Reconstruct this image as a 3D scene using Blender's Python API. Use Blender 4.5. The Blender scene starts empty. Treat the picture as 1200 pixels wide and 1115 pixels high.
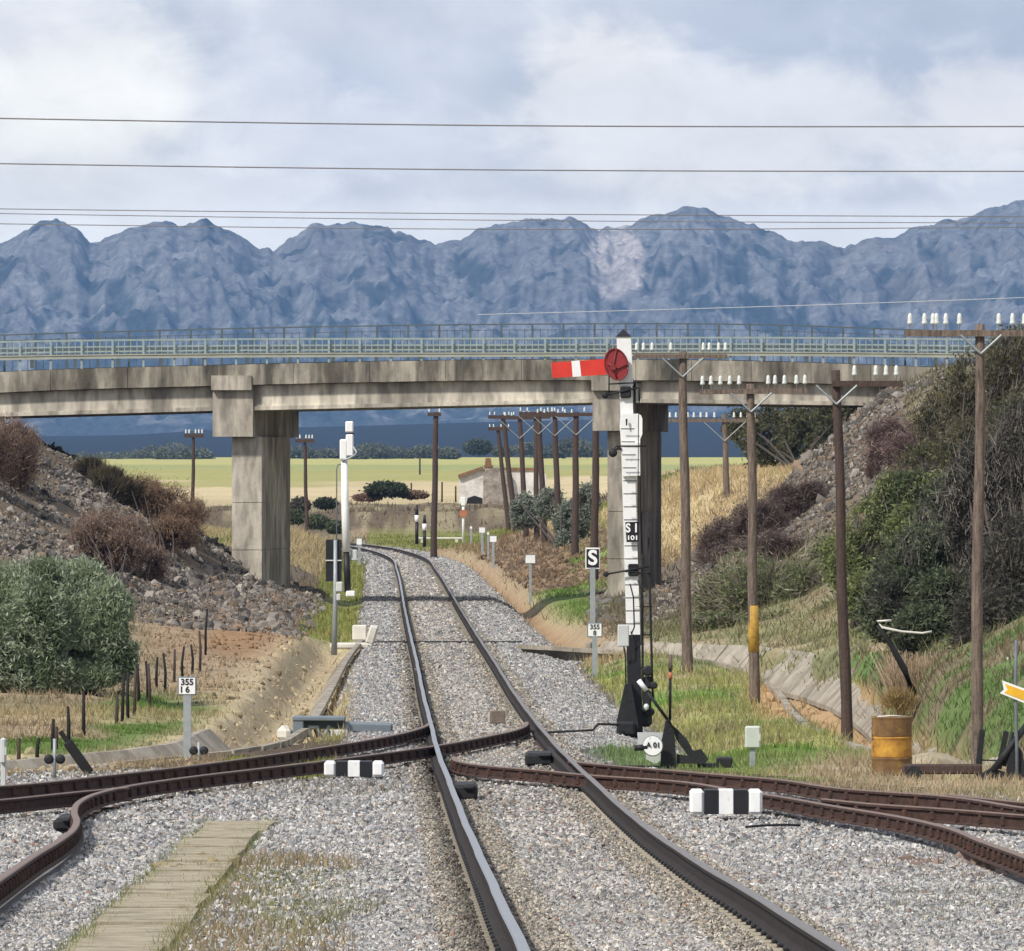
import bpy, math, random
import numpy as np
from mathutils import Vector, Matrix, noise
rng = np.random.default_rng(7)
random.seed(7)
C = bpy.context.scene.collection
F = 8000.0
def W(px, py, d): return Vector(((px-600)*d/F, d, (557.5-py)*d/F))
# ------------------------------------------------------------------ profiles
def herm(kx, ky):
    kx = np.array(kx, float); ky = np.array(ky, float)
    m = np.gradient(ky, kx)
    def f(x):
        x = np.clip(np.asarray(x, float), kx[0], kx[-1])
        i = np.clip(np.searchsorted(kx, x)-1, 0, len(kx)-2)
        h = kx[i+1]-kx[i]; t = (x-kx[i])/h
        return ((2*t**3-3*t**2+1)*ky[i] + (t**3-2*t**2+t)*h*m[i]
                + (-2*t**3+3*t**2)*ky[i+1] + (t**3-t**2)*h*m[i+1])
    return f
zt = herm([15,37.1,46.3,56,69,81.4,94.6,112.6,127,155,205,300,380,430,480,560],
          [-1.95,-2.57,-2.83,-3.13,-3.45,-3.65,-3.83,-4.03,-4.10,-4.13,-4.13,-4.13,-4.14,-4.22,-4.45,-5])
xt = herm([15,37.1,46.3,56,69,81.4,94.6,112.6,127,155,173,205,303,340,370,400,430,470,520],
          [1.3,.937,.775,.62,.38,.13,-.15,-.48,-.77,-1.31,-1.68,-2.32,-4.25,-5.1,-6.4,-8.3,-11.2,-16.5,-25])
# ------------------------------------------------------------------ terrain
COL = [-700,-60,0,75,150,200,240,300,345,390,430,560,600,640,700,750,800,850,900,940,1000,1050,1100,1200,1900]
def Y(d,*a): return [ (557.5-v)*d/F for v in a ]
f_ = None
T = {
 20:[f_]*25, 90:[f_]*25, 97:[f_]*25,
 106:[-3.6,-4.1,-4.12,-4.14,f_,f_,f_,f_,f_,f_,f_,f_,f_,f_,f_,f_,f_,f_,f_,f_,f_,f_,-4.1,-3.6,-2],
 120:[-3.4,-4.1,-4.12,-4.14,-4.15,f_,f_,f_,f_,f_,f_,f_,f_,f_,f_,f_,f_,-4.25,-4.25,-4.25,-4.25,-3.9,-3.3,-2.6,0],
 140:[-3,-4.0,-4.05,-4.1,-4.15,f_,f_,f_,f_,f_,f_,f_,f_,f_,f_,-4.25,-4.25,-4.25,-4.22,-4.2,-4.1,-3.5,-2.8,-1.9,1.5],
 160:[-2,-3.6,-3.8,-3.95,-4.05,-4.1,-4.12,-4.2,f_,f_,f_,f_,f_,-4.3,-4.25,-4.2,-4.15,-4.1,-4.0,-3.9,-3.5,-2.9,-2.0,-1.0,2.5],
 180:[-.5,-3.0,-3.2,-3.5,-3.77,-3.9,-4.0,-4.05,-4.1,-4.2,f_,f_,f_,-4.3,-4.15,-3.95,-3.7,-3.35,-2.8,-2.4,-1.6,-.5,.3,1.2,3.4],
 200:[1.5,-1.6,-1.9,-2.6,-3.3,-3.7,-3.9,-4.0,-4.12,-4.25,f_,f_,f_,-4.3,-4.15,-3.9,-3.35,-2.4,-1.5,-.8,.3,1.2,2.0,2.8,4],
 215:[3.6,.6,-.07,-1.2,-2.2,-2.9,-3.5,-3.83,-4.0,-4.2,f_,f_,f_,-4.35,-4.2,-4.0,-3.3,-2.1,-1.0,.1,1.4,2.4,3.2,3.6,4],
 228:[3.6,3.0,1.75,.7,-.5,-1.5,-2.4,-3.6,-4.0,-4.2,f_,f_,f_,-4.35,-4.2,-4.05,-3.6,-2.35,-1.2,-.1,1.9,2.9,3.5,3.6,4],
 240:[3.6,3.0,1.5,.5,-.6,-1.5,-2.3,-3.4,-4.0,-4.2,f_,f_,f_,-4.35,-4.2,-4.05,-3.7,-2.5,-1.4,-.3,1.7,2.8,3.5,3.6,4],
 262:[1.0,-2.5,-3.2,-3.3,-3.3,-3.2,-3.1,-3.0,-3.3,-4.0,f_,f_,f_,-4.35,-4.1,-3.7,-3.1,-2.3,-1.6,-1.0,0,.8,1.2,2,3],
 300:[-3.4,-3.2,-3.1,-3.0,-3.0,-3.0,-2.9,-2.8,-2.6,-3.5,-4.2,f_,-4.4,-3.75,-3.1,-2.2,-1.1,-.3,.0,.2,.5,.8,1,1.5,2],
 350:[-3.2,-3.1,-3.0,-3.0,-3.0,-3.0,-3.0,-3.0,-3.0,-3.6,-4.3,-4.3,-4.0,-3.5,-2.9,-1.3,-.2,.1,.3,.4,.6,.8,1,1.2,1.6],
 400:[-3.0,-3.0,-3.0,-3.0,-3.0,-3.0,-3.2,-3.6,-4.2,-4.3,-4.3,-4.2,-3.4,-2.8,-2.3,-1.0,0,.3,.4,.5,.6,.8,1,1.2,1.6],
 435:[-3.0,-3.0,-3.0,-3.0,-3.0,-3.3,-3.8,-4.3,-4.4,-4.4,-4.4,-4.25,-3.5,-2.7,-2.2,-.9,.1,.3,.4,.5,.6,.8,1,1.2,1.6],
 465:[-2.9,-2.9,-2.9,-2.9,-2.9,-3.2,-3.6,-4.3,-4.4,-4.3,-4.2,-4.15,-3.6,-2.8,-2.1,-.8,.2,.3,.4,.5,.6,.8,1,1.2,1.6],
 471:[-2.9,-2.9,-2.9,-2.9,-2.9,-3.2,-3.6,-4.3,-4.4,-4.3,-4.2,-4.15,-3.7,-2.8,-2.1,-.8,.2,.3,.4,.5,.6,.8,1,1.2,1.6],
 478:[-2.8]*5+[-2.7,-2.65,-2.6,-2.55,-2.5,-2.45,-2.4,-2.4,-2.4,-1.9,-.7,.2,.4,.5,.5,.7,.8,1,1.2,1.6],
 490:[-2.7,-2.7,-2.7,-2.7,-2.7,-2.7,-2.6,-2.45,-2.4,-2.35,-2.3,-2.3,-2.3,-2.3,-1.8,-.7,.2,.4,.5,.5,.7,.8,1,1.2,1.6],
 520:[-2.3]*11+[-2.1]*4+[-.6,.3,.4,.5,.6,.7,.9,1,1.2,1.6],
 600:[-1.9]*15+[-.5,.3,.4,.6,.7,.8,1,1.1,1.3,1.7],
 900:[.1]*25, 1300:[2.0]*25, 2000:[5.2]*25, 3000:[8.5]*25, 3800:Y(3800,*[538]*25),
 5000:Y(5000,*([511]*4+[510,507,504,503,501,500,499,495,494,493,492,490,489,488,487,486,485,485,484,483,482])),
 6000:Y(6000,*[515]*25), 7200:Y(7200,*[520]*25),
}
TD = np.array(sorted(T)); TC = np.array(COL, float)
TZ = np.array([[ (float(zt(d))-.245 if v is None else v) for v in T[d]] for d in TD])
def ss(a,b,x):
    t = np.clip((x-a)/(b-a),0,1); return t*t*(3-2*t)
def hit_flat(px, py, z=-4.15):
    d = (z)*F/(557.5-py); return ((px-600)*d/F, d)
LD = [hit_flat(*p) for p in [(395,742),(372,766),(348,800),(324,832),(300,856),(228,879),(120,890),(0,903),(-260,925)]]
RD = [((px-600)*d/F, d) for px,d in [(660,168),(740,164),(820,160),(895,153),(945,144),(985,131),(1012,119),(1060,109),(1130,102),(1210,97),(1400,93)]]
def distpoly(X, D, P):
    best = np.full(X.shape, 1e9)
    for (x0,y0),(x1,y1) in zip(P[:-1],P[1:]):
        dx,dy = x1-x0,y1-y0; L=dx*dx+dy*dy
        t = np.clip(((X-x0)*dx+(D-y0)*dy)/L,0,1)
        best = np.minimum(best, np.hypot(X-x0-t*dx, D-y0-t*dy))
    return best
def vnoise(X, D, s, seed=0):
    """vectorised value noise, 0..1"""
    x = X/s+seed*17.3; y = D/s+seed*9.1
    xi=np.floor(x).astype(np.int64); yi=np.floor(y).astype(np.int64); fx=x-xi; fy=y-yi
    fx=fx*fx*(3-2*fx); fy=fy*fy*(3-2*fy)
    def h(a,b):
        n=(a*374761393+b*668265263+seed*974711)&0xffffffff; n=((n^(n>>13))*1274126177)&0xffffffff
        return ((n^(n>>16))&0xffff)/65535.0
    return (h(xi,yi)*(1-fx)+h(xi+1,yi)*fx)*(1-fy)+(h(xi,yi+1)*(1-fx)+h(xi+1,yi+1)*fx)*fy
def fbm(X,D,s,seed=0,o=3):
    r=0;a=.5;t=0
    for k in range(o): r=r+a*vnoise(X,D,s/2**k,seed+k); t+=a; a*=.5
    return r/t
def H(X, D, detail=True):
    X = np.asarray(X,float); D=np.asarray(D,float)
    X,D = np.broadcast_arrays(X,D)
    px = 600+X/D*F
    pc = np.clip(px,TC[0],TC[-1]); dc=np.clip(D,TD[0],TD[-1])
    i=np.clip(np.searchsorted(TD,dc)-1,0,len(TD)-2); j=np.clip(np.searchsorted(TC,pc)-1,0,len(TC)-2)
    u=(dc-TD[i])/(TD[i+1]-TD[i]); v=(pc-TC[j])/(TC[j+1]-TC[j])
    z=(TZ[i,j]*(1-v)+TZ[i,j+1]*v)*(1-u)+(TZ[i+1,j]*(1-v)+TZ[i+1,j+1]*v)*u
    base = zt(D)-.245
    o = X-xt(D)
    # rough relief away from the line
    if detail:
        away = ss(2.9,4.5,np.abs(o))*ss(92,100,D)
        slope = ss(-3.9,-3.0,z)*ss(165,185,D)*(1-ss(280,300,D))
        z = z + away*((fbm(X,D,3.0,3)-.5)*.25 + (fbm(X,D,1.1,5)-.5)*.16) + slope*((fbm(X,D,2.2,8)-.5)*.9)
        far = ss(440,470,D)*(1-ss(520,560,D)); z = z + far*(fbm(X,D,6,11)-.5)*.9
    # track formation
    k = ss(2.3,3.6,np.abs(o))*(D>88)*(1-ss(450,480,D)) + (D>=450)*ss(450,480,D)
    k = np.where(D>88, np.where(np.abs(o)<30,k,1), 0)*ss(88,92,D)
    z = base*(1-k)+z*k
    z = z - .16*ss(2.1,2.9,np.abs(o))*(1-ss(3.2,4.2,np.abs(o)))*(D>100)*(D<430)
    # earth ditch right of the line beyond the crossover
    z = z - .45*np.exp(-((o-3.5)/.55)**2)*ss(165,175,D)*(1-ss(380,400,D))
    # lined ditches
    for P,w,dep in ((LD,1.0,.5),(RD,1.3,1.0)):
        near = (D>80)&(D<190)
        if near.any():
            dd = np.full(X.shape,9.0); dd[near]=distpoly(X[near],D[near],P)
            z = z - dep*(1-ss(.3,w,dd))*(1-ss(182,190,D))
    return z
def hs(x,d): return float(H(np.array([x]),np.array([d]))[0])
def ground(px, py, d0=60, d1=700):
    """first point of the ground seen at photo pixel"""
    D=np.exp(np.linspace(math.log(d0),math.log(d1),3000)); X=(px-600)*D/F
    z=H(X,D); y=557.5-z*F/D
    k=np.where(y<=py)[0]; i=k[0] if len(k) else -1
    return Vector((X[i],D[i],z[i]))
def onground(px, d): 
    x=(px-600)*d/F; return Vector((x,d,hs(x,d)))
# colour (albedo) of the ground by what grows or lies there, and how grassy it is; the pine hills also carry cloud shadow
def lin(*c): return np.array([ (v/255)/12.92 if v<=10 else (((v/255)+.055)/1.055)**2.4 for v in c])
SOIL=np.array([.27,.205,.135]); STRAW=np.array([.36,.29,.165]); DRY=np.array([.215,.18,.11]); GREEN=np.array([.10,.155,.035]); YGREEN=np.array([.24,.25,.075])
BALL=np.array([.20,.196,.194]); SCREE=np.array([.145,.115,.085]); RUST=np.array([.25,.15,.08]); FLD1=np.array([.40,.38,.13]); FLD2=np.array([.52,.42,.25]); PINE_SHADE=np.array([.005,.006,.007]); SAND=np.array([.42,.34,.22])  # dark pine forest, with cloud shadow put into its colour
def ell(px,py,cx,cy,rx,ry,n,am=.5):
    q=((px-cx)/rx)**2+((py-cy)/ry)**2
    return 1-ss(.55,1.25,q+(n-.5)*am*2)
def zones(X,D,z):
    px=600+X/D*F; py=557.5-z*F/D; o=X-xt(D)
    n1=fbm(X,D,4.0,21); n2=fbm(X,D,1.3,31); n3=fbm(X,D,.5,41,2)
    n=(n1+n2)/2
    c=np.zeros(X.shape+(3,)); g=np.zeros(X.shape)
    def put(w,col,gr=0.0):
        nonlocal c,g
        w=np.clip(w,0,1); c=c*(1-w[...,None])+col*w[...,None]; g=g*(1-w)+gr*w
    put(np.ones_like(X),DRY,.7); put(ss(.45,.62,n),STRAW,.9); put(ss(.56,.68,n2)*.8,SOIL,.1)
    # left field
    left=(o<-3); right=(o>3)
    put(left*(D<185)*ss(.4,.6,n1)*.8,SOIL*.95,.35)
    put(left*ell(px,py,215,842,120,34,n)*(D>97),GREEN,1); put(left*ell(px,py,90,880,150,16,n)*(D>97),GREEN,.9)
    put(left*ell(px,py,265,820,60,10,n),GREEN*1.2,1); put(left*ell(px,py,100,840,150,10,n)*.7,STRAW,1)
    put(left*ell(px,py,300,745,130,50,n)*(D>130),np.array([.27,.195,.125]),.15); put(left*ell(px,py,325,748,85,30,n)*.85,RUST*1.1,.04); put(left*ell(px,py,355,775,45,20,n),np.array([.42,.28,.15]),0)
    put(left*ell(px,py,260,800,90,30,n)*.7,SOIL*1.15,.3)
    put(left*ell(px,py,300,700,110,34,n)*.5,RUST*.7,.15)
    # right shelf
    sh=right*(D>93)*(1-ss(150,160,D))
    put(sh*np.ones_like(X),np.array([.29,.29,.11]),1); put(sh*ss(.44,.6,n1),GREEN*1.6,1); put(sh*ss(.52,.66,n2)*.75,np.array([.3,.25,.15]),.8)
    put(sh*(X>6.6)*np.ones_like(X),GREEN*.9+.02,1); put(sh*(X>6.6)*ss(.45,.6,n2),DRY*.8,.8)
    put(sh*ell(px,py,640,812,75,55,n)*.85,YGREEN*1.1,.9)
    put(right*ell(px,py,870,758,260,9,n)*.9,SAND*.8,.2)
    put(right*ell(px,py,950,822,80,26,n)*.9*(D>118),np.array([.42,.27,.14]),.0)
    put(right*ell(px,py,655,752,60,22,n)*(D>150),np.array([.23,.145,.08]),0)
    put(right*ell(px,py,665,705,60,30,n)*(D>175),GREEN*1.4,1)
    # right slope
    rs=right*(D>170)*(D<250)
    put(rs*ss(-4.3,-4.0,z)*np.ones_like(X),DRY*.8,.6); put(rs*ss(.45,.65,n1)*ss(-4.2,-3.6,z)*.6,np.array([.12,.125,.06]),.8)
    put(right*(D>145)*(D<180)*(o>5)*np.ones_like(X)*ss(.35,.55,n2)*.75,np.array([.17,.18,.085]),.9)
    # scree on the bridge cones
    # (blue grey slate rubble)
    sc=(np.abs(D-226)<52)*(1-ss(36,50,np.abs(D-228)))
    put(left*sc*ss(-4.15,-3.7,z)*(o<-4),SCREE,.16)
    put(right*sc*ss(-4.1,-3.6,z)*(px<1060)*ss(.3,.5,n1+.25),SCREE*1.0,.25)
    # beyond the bridge
    b=(D>256)
    put(b*right*(D<420)*np.ones_like(X),np.array([.27,.21,.12]),.9)
    put(b*right*(D<420)*ss(-3.4,-2.8,z),STRAW*1.25,.9); put(b*right*(D<420)*ss(.5,.62,n2)*.5,RUST*.9,.3)
    put(b*right*ell(px,py,625,665,62,42,n)*.9,np.array([.17,.115,.07]),.25); put(b*right*ell(px,py,690,650,28,50,n)*.7,GREEN*1.6,.9)
    put(b*left*(D<440)*np.ones_like(X),STRAW*.95,.9); put(b*left*(D<440)*ss(.5,.6,n1)*(px<330),GREEN*1.2,.9)
    put((D>400)*(D<470)*(px>430)*np.ones_like(X)*(o>3),YGREEN*.8,1)
    put(ss(468,471,D)*(1-ss(505,520,D)),np.array([.12,.09,.06]),.35); put(ss(465,472,D)*(1-ss(505,520,D))*ss(.5,.6,n2),DRY*1.2,.6)
    # far fields
    m=fbm(X,D/3,22,51)
    put(ss(505,530,D),FLD2*.85,.6); put(ss(560,600,D),FLD2,.0); put(ss(575,590,py+40)*0,FLD2)
    put(ss(800,860,D+(m-.5)*420),FLD1*.8,0); put(ss(1020,1100,D+(m-.5)*300),np.array([.28,.30,.11]),0); put(ss(1250,1330,D+(m-.5)*160),FLD1,0)
    put(ss(505,530,D)*(D<2000)*ss(.5,.62,fbm(X/3,D,18,55))*.35,np.array([.36,.31,.16]),0); put(ss(2050,2250,D),PINE_SHADE*2.2,0); put(ss(2900,3100,D),PINE_SHADE,0)  # wooded hills: cloud shadow painted in as near-black albedo
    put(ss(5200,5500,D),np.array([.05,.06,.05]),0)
    # ballast
    lw=2.1+.35*(n2-.5); rw=2.75+.5*(n2-.5)
    wl=ss(-lw-.35,-lw,o); wr=1-ss(rw,rw+.4,o)
    put(wl*wr*(D>88)*(D<440),BALL,0)
    put((D>88)*(D<440)*(o<-2.3)*(o>-3.9)*np.ones_like(X)*ss(.3,.5,n1+.2),YGREEN*.9,.9)
    yard=(D<=112)*(1-ss(96+3*(n2-.5),101,D))*(X>-5.2)*np.ones_like(X)
    yr=(D<=118)*(o>0)*(1-ss(1.2+.9*(n-.5),1.9,o-1.6))*np.ones_like(X); eb=93.5-3.3*np.maximum(X-.8,0)+1.6*(n2-.5)
    yl=(D<=100)*(X>-6.8+n)*(o<0)*(D<98)*np.ones_like(X)
    put(yr,BALL*1.02,0); put(yl*(1-ss(88,91,D-(X+4.5)*-.5)),BALL,0); put((D<90.5)*(X<.8)*np.ones_like(X),BALL*1.02,0)
    put((D<eb)*(X>=.8)*np.ones_like(X),BALL*1.02,0)
    put((D>=eb)*(D<101)*(X>2.2)*np.ones_like(X),np.array([.25,.27,.10]),.95)
    put((D>=eb)*(D<101)*(X>2.2)*ss(.45,.6,n2+.25*ss(3.2,4.4,X)),SAND*.8,.6)
    put((D>=eb)*(D<105)*ell(px,py,830,885,150,22,n)*.75,GREEN*1.35,1)
    # weeds and litter in the yard
    put(ell(px,py,300,1065,130,95,n2,.9)*(D<64)*1.0,np.array([.27,.22,.135]),.5); put(ell(px,py,360,1050,80,50,n2,1)*(D<60)*.8,np.array([.2,.21,.09]),1)
    put(ell(px,py,1120,1060,95,30,n2,1)*(D<60)*.6,np.array([.22,.23,.11]),.9); put(ell(px,py,1090,1018,130,14,n2,1)*(D<70)*.5,np.array([.34,.2,.13]),.1)
    put(ell(px,py,330,925,160,10,n2,1)*(D<95)*.7,np.array([.25,.21,.14]),.25)
    # sandy dust where the ditches are
    e=np.exp(-((o-3.5)/.7)**2)*ss(165,172,D)*(1-ss(390,400,D)); put(e,SAND*.95,0); put(np.exp(-((o-3.5)/.3)**2)*ss(165,172,D)*(1-ss(390,400,D))*.8,RUST*1.1,0)
    dd=distpoly(X,D,LD); put((1-ss(.7,1.9,dd))*(D<185)*.95,SAND*1.05,.03)
    dd=distpoly(X,D,RD); put((1-ss(.4,.9,dd))*(D<175)*.9,np.array([.40,.27,.15]),.05)
    return c,g
# ------------------------------------------------------------------ materials
M={}
def nodes(name):
    m=bpy.data.materials.new(name); m.use_nodes=True; nt=m.node_tree
    return m,nt,nt.nodes['Principled BSDF']
def mat(name,col,rough=.8,var=.25,scale=4,bump=.0,bscale=30,metal=0,dark=None,streak=False,spec=.3,stain=None):
    m,nt,p=nodes(name); L=nt.links
    p.inputs['Roughness'].default_value=rough; p.inputs['Metallic'].default_value=metal; p.inputs['Specular IOR Level'].default_value=spec
    tc=nt.nodes.new('ShaderNodeTexCoord'); mp=nt.nodes.new('ShaderNodeMapping'); L.new(tc.outputs['Object'],mp.inputs['Vector'])
    if streak: mp.inputs['Scale'].default_value=(1,1,.12)
    n=nt.nodes.new('ShaderNodeTexNoise'); n.inputs['Scale'].default_value=scale; n.inputs['Detail'].default_value=6; n.inputs['Roughness'].default_value=.65; L.new(mp.outputs[0],n.inputs['Vector'])
    r=nt.nodes.new('ShaderNodeValToRGB'); r.color_ramp.elements[0].position=.3 if not name.startswith('concrete') else .4; r.color_ramp.elements[1].position=.7 if not name.startswith('concrete') else .6
    c=np.array(col); dk=np.array(dark) if dark is not None else c*(1-var)
    r.color_ramp.elements[0].color=(*dk,1); r.color_ramp.elements[1].color=(*np.minimum(c*(1+var*.4),.95),1)
    L.new(n.outputs['Fac'],r.inputs['Fac']); out=r.outputs[0]
    if stain is not None:
        n2=nt.nodes.new('ShaderNodeTexNoise'); n2.inputs['Scale'].default_value=stain[1]; n2.inputs['Detail'].default_value=5; L.new(mp.outputs[0],n2.inputs['Vector'])
        r2=nt.nodes.new('ShaderNodeValToRGB'); r2.color_ramp.elements[0].position=stain[2]; r2.color_ramp.elements[1].position=stain[2]+.12
        L.new(n2.outputs['Fac'],r2.inputs['Fac']); mx=nt.nodes.new('ShaderNodeMix'); mx.data_type='RGBA'; L.new(r2.outputs[0],mx.inputs[0]); L.new(out,mx.inputs[6]); mx.inputs[7].default_value=(*stain[0],1); out=mx.outputs[2]
    if name.startswith('concrete') and streak:
        m2=nt.nodes.new('ShaderNodeMapping'); m2.inputs['Scale'].default_value=(1,1,.3); L.new(tc.outputs['Object'],m2.inputs['Vector'])
        for sc_,v0,v1,a0,a1 in ((4.5,.74,1.08,.36,.54),(1.3,.66,1.14,.40,.58)):
            n4=nt.nodes.new('ShaderNodeTexNoise'); n4.inputs['Scale'].default_value=sc_; n4.inputs['Detail'].default_value=3; L.new(m2.outputs[0],n4.inputs['Vector'])
            mr=nt.nodes.new('ShaderNodeMapRange'); mr.inputs['From Min'].default_value=a0; mr.inputs['From Max'].default_value=a1; mr.inputs['To Min'].default_value=v0; mr.inputs['To Max'].default_value=v1; L.new(n4.outputs['Fac'],mr.inputs['Value'])
            mx=nt.nodes.new('ShaderNodeVectorMath'); mx.operation='SCALE'; L.new(out,mx.inputs[0]); L.new(mr.outputs[0],mx.inputs['Scale']); out=mx.outputs[0]
    L.new(out,p.inputs['Base Color'])
    if bump:
        b=nt.nodes.new('ShaderNodeBump'); b.inputs['Strength'].default_value=bump; b.inputs['Distance'].default_value=.03
        n3=nt.nodes.new('ShaderNodeTexNoise'); n3.inputs['Scale'].default_value=bscale; n3.inputs['Detail'].default_value=5; L.new(tc.outputs['Object'],n3.inputs['Vector']); L.new(n3.outputs['Fac'],b.inputs['Height']); L.new(b.outputs[0],p.inputs['Normal'])
    M[name]=m; return m
def attrmat(name,rough=.9,trans=0,noise_s=None,nvar=.3,bump=0,bs=10,bd=.08):
    m,nt,p=nodes(name); L=nt.links; p.inputs['Roughness'].default_value=rough; p.inputs['Specular IOR Level'].default_value=.15
    a=nt.nodes.new('ShaderNodeAttribute'); a.attribute_name='Col'; out=a.outputs['Color']
    geo=nt.nodes.new('ShaderNodeTexCoord')
    if noise_s:
        prev=None
        for s,v in noise_s:
            n=nt.nodes.new('ShaderNodeTexNoise'); n.inputs['Scale'].default_value=s; n.inputs['Detail'].default_value=4; n.inputs['Roughness'].default_value=.7; L.new(geo.outputs['Object'],n.inputs['Vector'])
            mr=nt.nodes.new('ShaderNodeMapRange'); mr.inputs['From Min'].default_value=.3; mr.inputs['From Max'].default_value=.7; mr.inputs['To Min'].default_value=1-v; mr.inputs['To Max'].default_value=1+v; L.new(n.outputs['Fac'],mr.inputs['Value'])
            mx=nt.nodes.new('ShaderNodeVectorMath'); mx.operation='SCALE'; L.new(out,mx.inputs[0]); L.new(mr.outputs[0],mx.inputs['Scale']); out=mx.outputs[0]
    L.new(out,p.inputs['Base Color'])
    if bump:
        b=nt.nodes.new('ShaderNodeBump'); b.inputs['Strength'].default_value=bump; b.inputs['Distance'].default_value=bd
        n3=nt.nodes.new('ShaderNodeTexNoise'); n3.inputs['Scale'].default_value=bs; n3.inputs['Detail'].default_value=6; L.new(geo.outputs['Object'],n3.inputs['Vector']); L.new(n3.outputs['Fac'],b.inputs['Height']); L.new(b.outputs[0],p.inputs['Normal'])
    if trans:
        t=nt.nodes.new('ShaderNodeBsdfTranslucent'); L.new(out,t.inputs['Color']); ms=nt.nodes.new('ShaderNodeMixShader'); ms.inputs[0].default_value=trans
        L.new(p.outputs[0],ms.inputs[1]); L.new(t.outputs[0],ms.inputs[2]); L.new(ms.outputs[0],nt.nodes['Material Output'].inputs['Surface'])
    M[name]=m; return m
attrmat('earth',noise_s=[(.9,.18),(6,.22)],bump=.8,bs=5)
attrmat('stone',rough=.9); attrmat('leaf',rough=.8,trans=.4); attrmat('twig',rough=.9,trans=.3); attrmat('blade',rough=.9,trans=.5)
attrmat('rockface',noise_s=[(.006,.25),(.03,.35),(.1,.35)],bump=.8,bs=.03,bd=9)
mat('concrete',(.42,.38,.32),.9,.3,.8,.4,8,dark=(.28,.25,.205),streak=True,stain=((.18,.165,.14),.55,.62))
mat('concrete_stained',(.30,.27,.22),.95,.3,1.2,.5,8,dark=(.14,.125,.10),streak=True,stain=((.05,.048,.042),1.0,.56))
mat('concrete_beam',(.52,.475,.395),.9,.3,.7,.3,8,dark=(.31,.28,.235),streak=True,stain=((.13,.125,.11),1.1,.60))
mat('concrete_light',(.33,.295,.24),.9,.3,1.5,.4,10,dark=(.23,.2,.16),stain=((.22,.19,.15),.8,.58))
mat('white_concrete',(.6,.57,.5),.9,.2,3)
mat('paint_white',(.80,.80,.79),.5,.12,5,stain=((.42,.36,.30),9,.63))
mat('paint_black',(.018,.018,.022),.5,.3,4); mat('iron_black',(.02,.02,.022),.6,.4,6,.3,20)
mat('paint_red',(.62,.045,.03),.5,.15,5); mat('disc_red',(.28,.035,.04),.35,.3,14)
mat('red_dark',(.2,.03,.03),.5,.2,5)
mat('paint_yellow',(.75,.42,.03),.55,.2,5); mat('yellow_worn',(.52,.31,.05),.75,.4,6,dark=(.25,.15,.04))
mat('rail_side',(.035,.025,.021),.75,.4,10,.4,25,metal=.1,dark=(.015,.012,.011)); mat('rail_top',(.50,.49,.49),.32,.2,20,metal=1); mat('rail_top_dull',(.30,.265,.245),.45,.3,20,metal=.8)
mat('rail_side_rust',(.075,.038,.028),.85,.4,10,.4,25,dark=(.025,.016,.013)); mat('rail_top_rust',(.25,.175,.14),.55,.2,10,metal=.5)
mat('sleeper_concrete',(.30,.265,.205),.95,.35,2,.5,20,stain=((.15,.125,.10),3,.55)); mat('sleeper_wood',(.09,.065,.048),.95,.4,5,.4,20)
mat('wood_pole',(.19,.145,.115),.9,.4,26,.5,18,dark=(.06,.045,.038),streak=True); mat('wood_dark',(.075,.05,.042),.9,.4,26,.5,18,streak=True)
mat('wood_grey',(.22,.19,.165),.9,.3,5,.4,20,streak=True); mat('wood_black',(.02,.018,.018),.9,.3,6)
mat('porcelain',(.62,.64,.61),.25,.05,5,spec=.5); mat('galv',(.33,.36,.37),.55,.2,8,metal=.3); mat('galv_dark',(.13,.15,.17),.6,.2,8)
mat('grey_paint',(.16,.19,.215),.5,.15,5); mat('grey_box',(.52,.53,.52),.6,.1,5); mat('box_green',(.50,.54,.48),.6,.1,5)
mat('rail_green',(.31,.37,.345),.6,.25,3); mat('rail_green_dark',(.10,.125,.13),.7,.3,3); mat('guard_pale',(.36,.37,.31),.6,.2,2)
mat('barrel_yellow',(.50,.27,.04),.7,.35,5,.2,20,dark=(.22,.09,.02),stain=((.07,.045,.03),6,.60)); mat('barrel_brown',(.2,.115,.045),.85,.4,4,.3,20,dark=(.08,.045,.022),stain=((.32,.18,.04),5,.6))
mat('slab',(.38,.33,.235),.95,.25,3.5,.6,14,dark=(.22,.185,.13),stain=((.17,.15,.10),2.0,.56))
mat('whitewash',(.66,.64,.61),.95,.3,1.2,.5,5,dark=(.40,.37,.34),stain=((.22,.19,.15),.9,.60)); mat('rooftile',(.23,.13,.07),.95,.4,3)
mat('stonework',(.33,.29,.25),.95,.5,2.4,.9,4,dark=(.12,.1,.085)); mat('dark_opening',(.02,.018,.016),1,.1,3)
mat('cable',(.19,.18,.18),.6,.1,3); mat('cable_pale',(.45,.48,.52),.6,.1,3); mat('asphalt',(.06,.06,.06),.9,.2,2)
mat('text_black',(.02,.02,.025),.6,0,1); mat('text_white',(.8,.8,.8),.6,0,1); mat('bark',(.07,.055,.045),.95,.4,8,.4,20)
mat('orange',(.42,.16,.08),.7,.2,4); mat('brown_block',(.20,.155,.125),.9,.3,6,.4,20); mat('pale_pipe',(.6,.58,.52),.6,.2,4)
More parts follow.
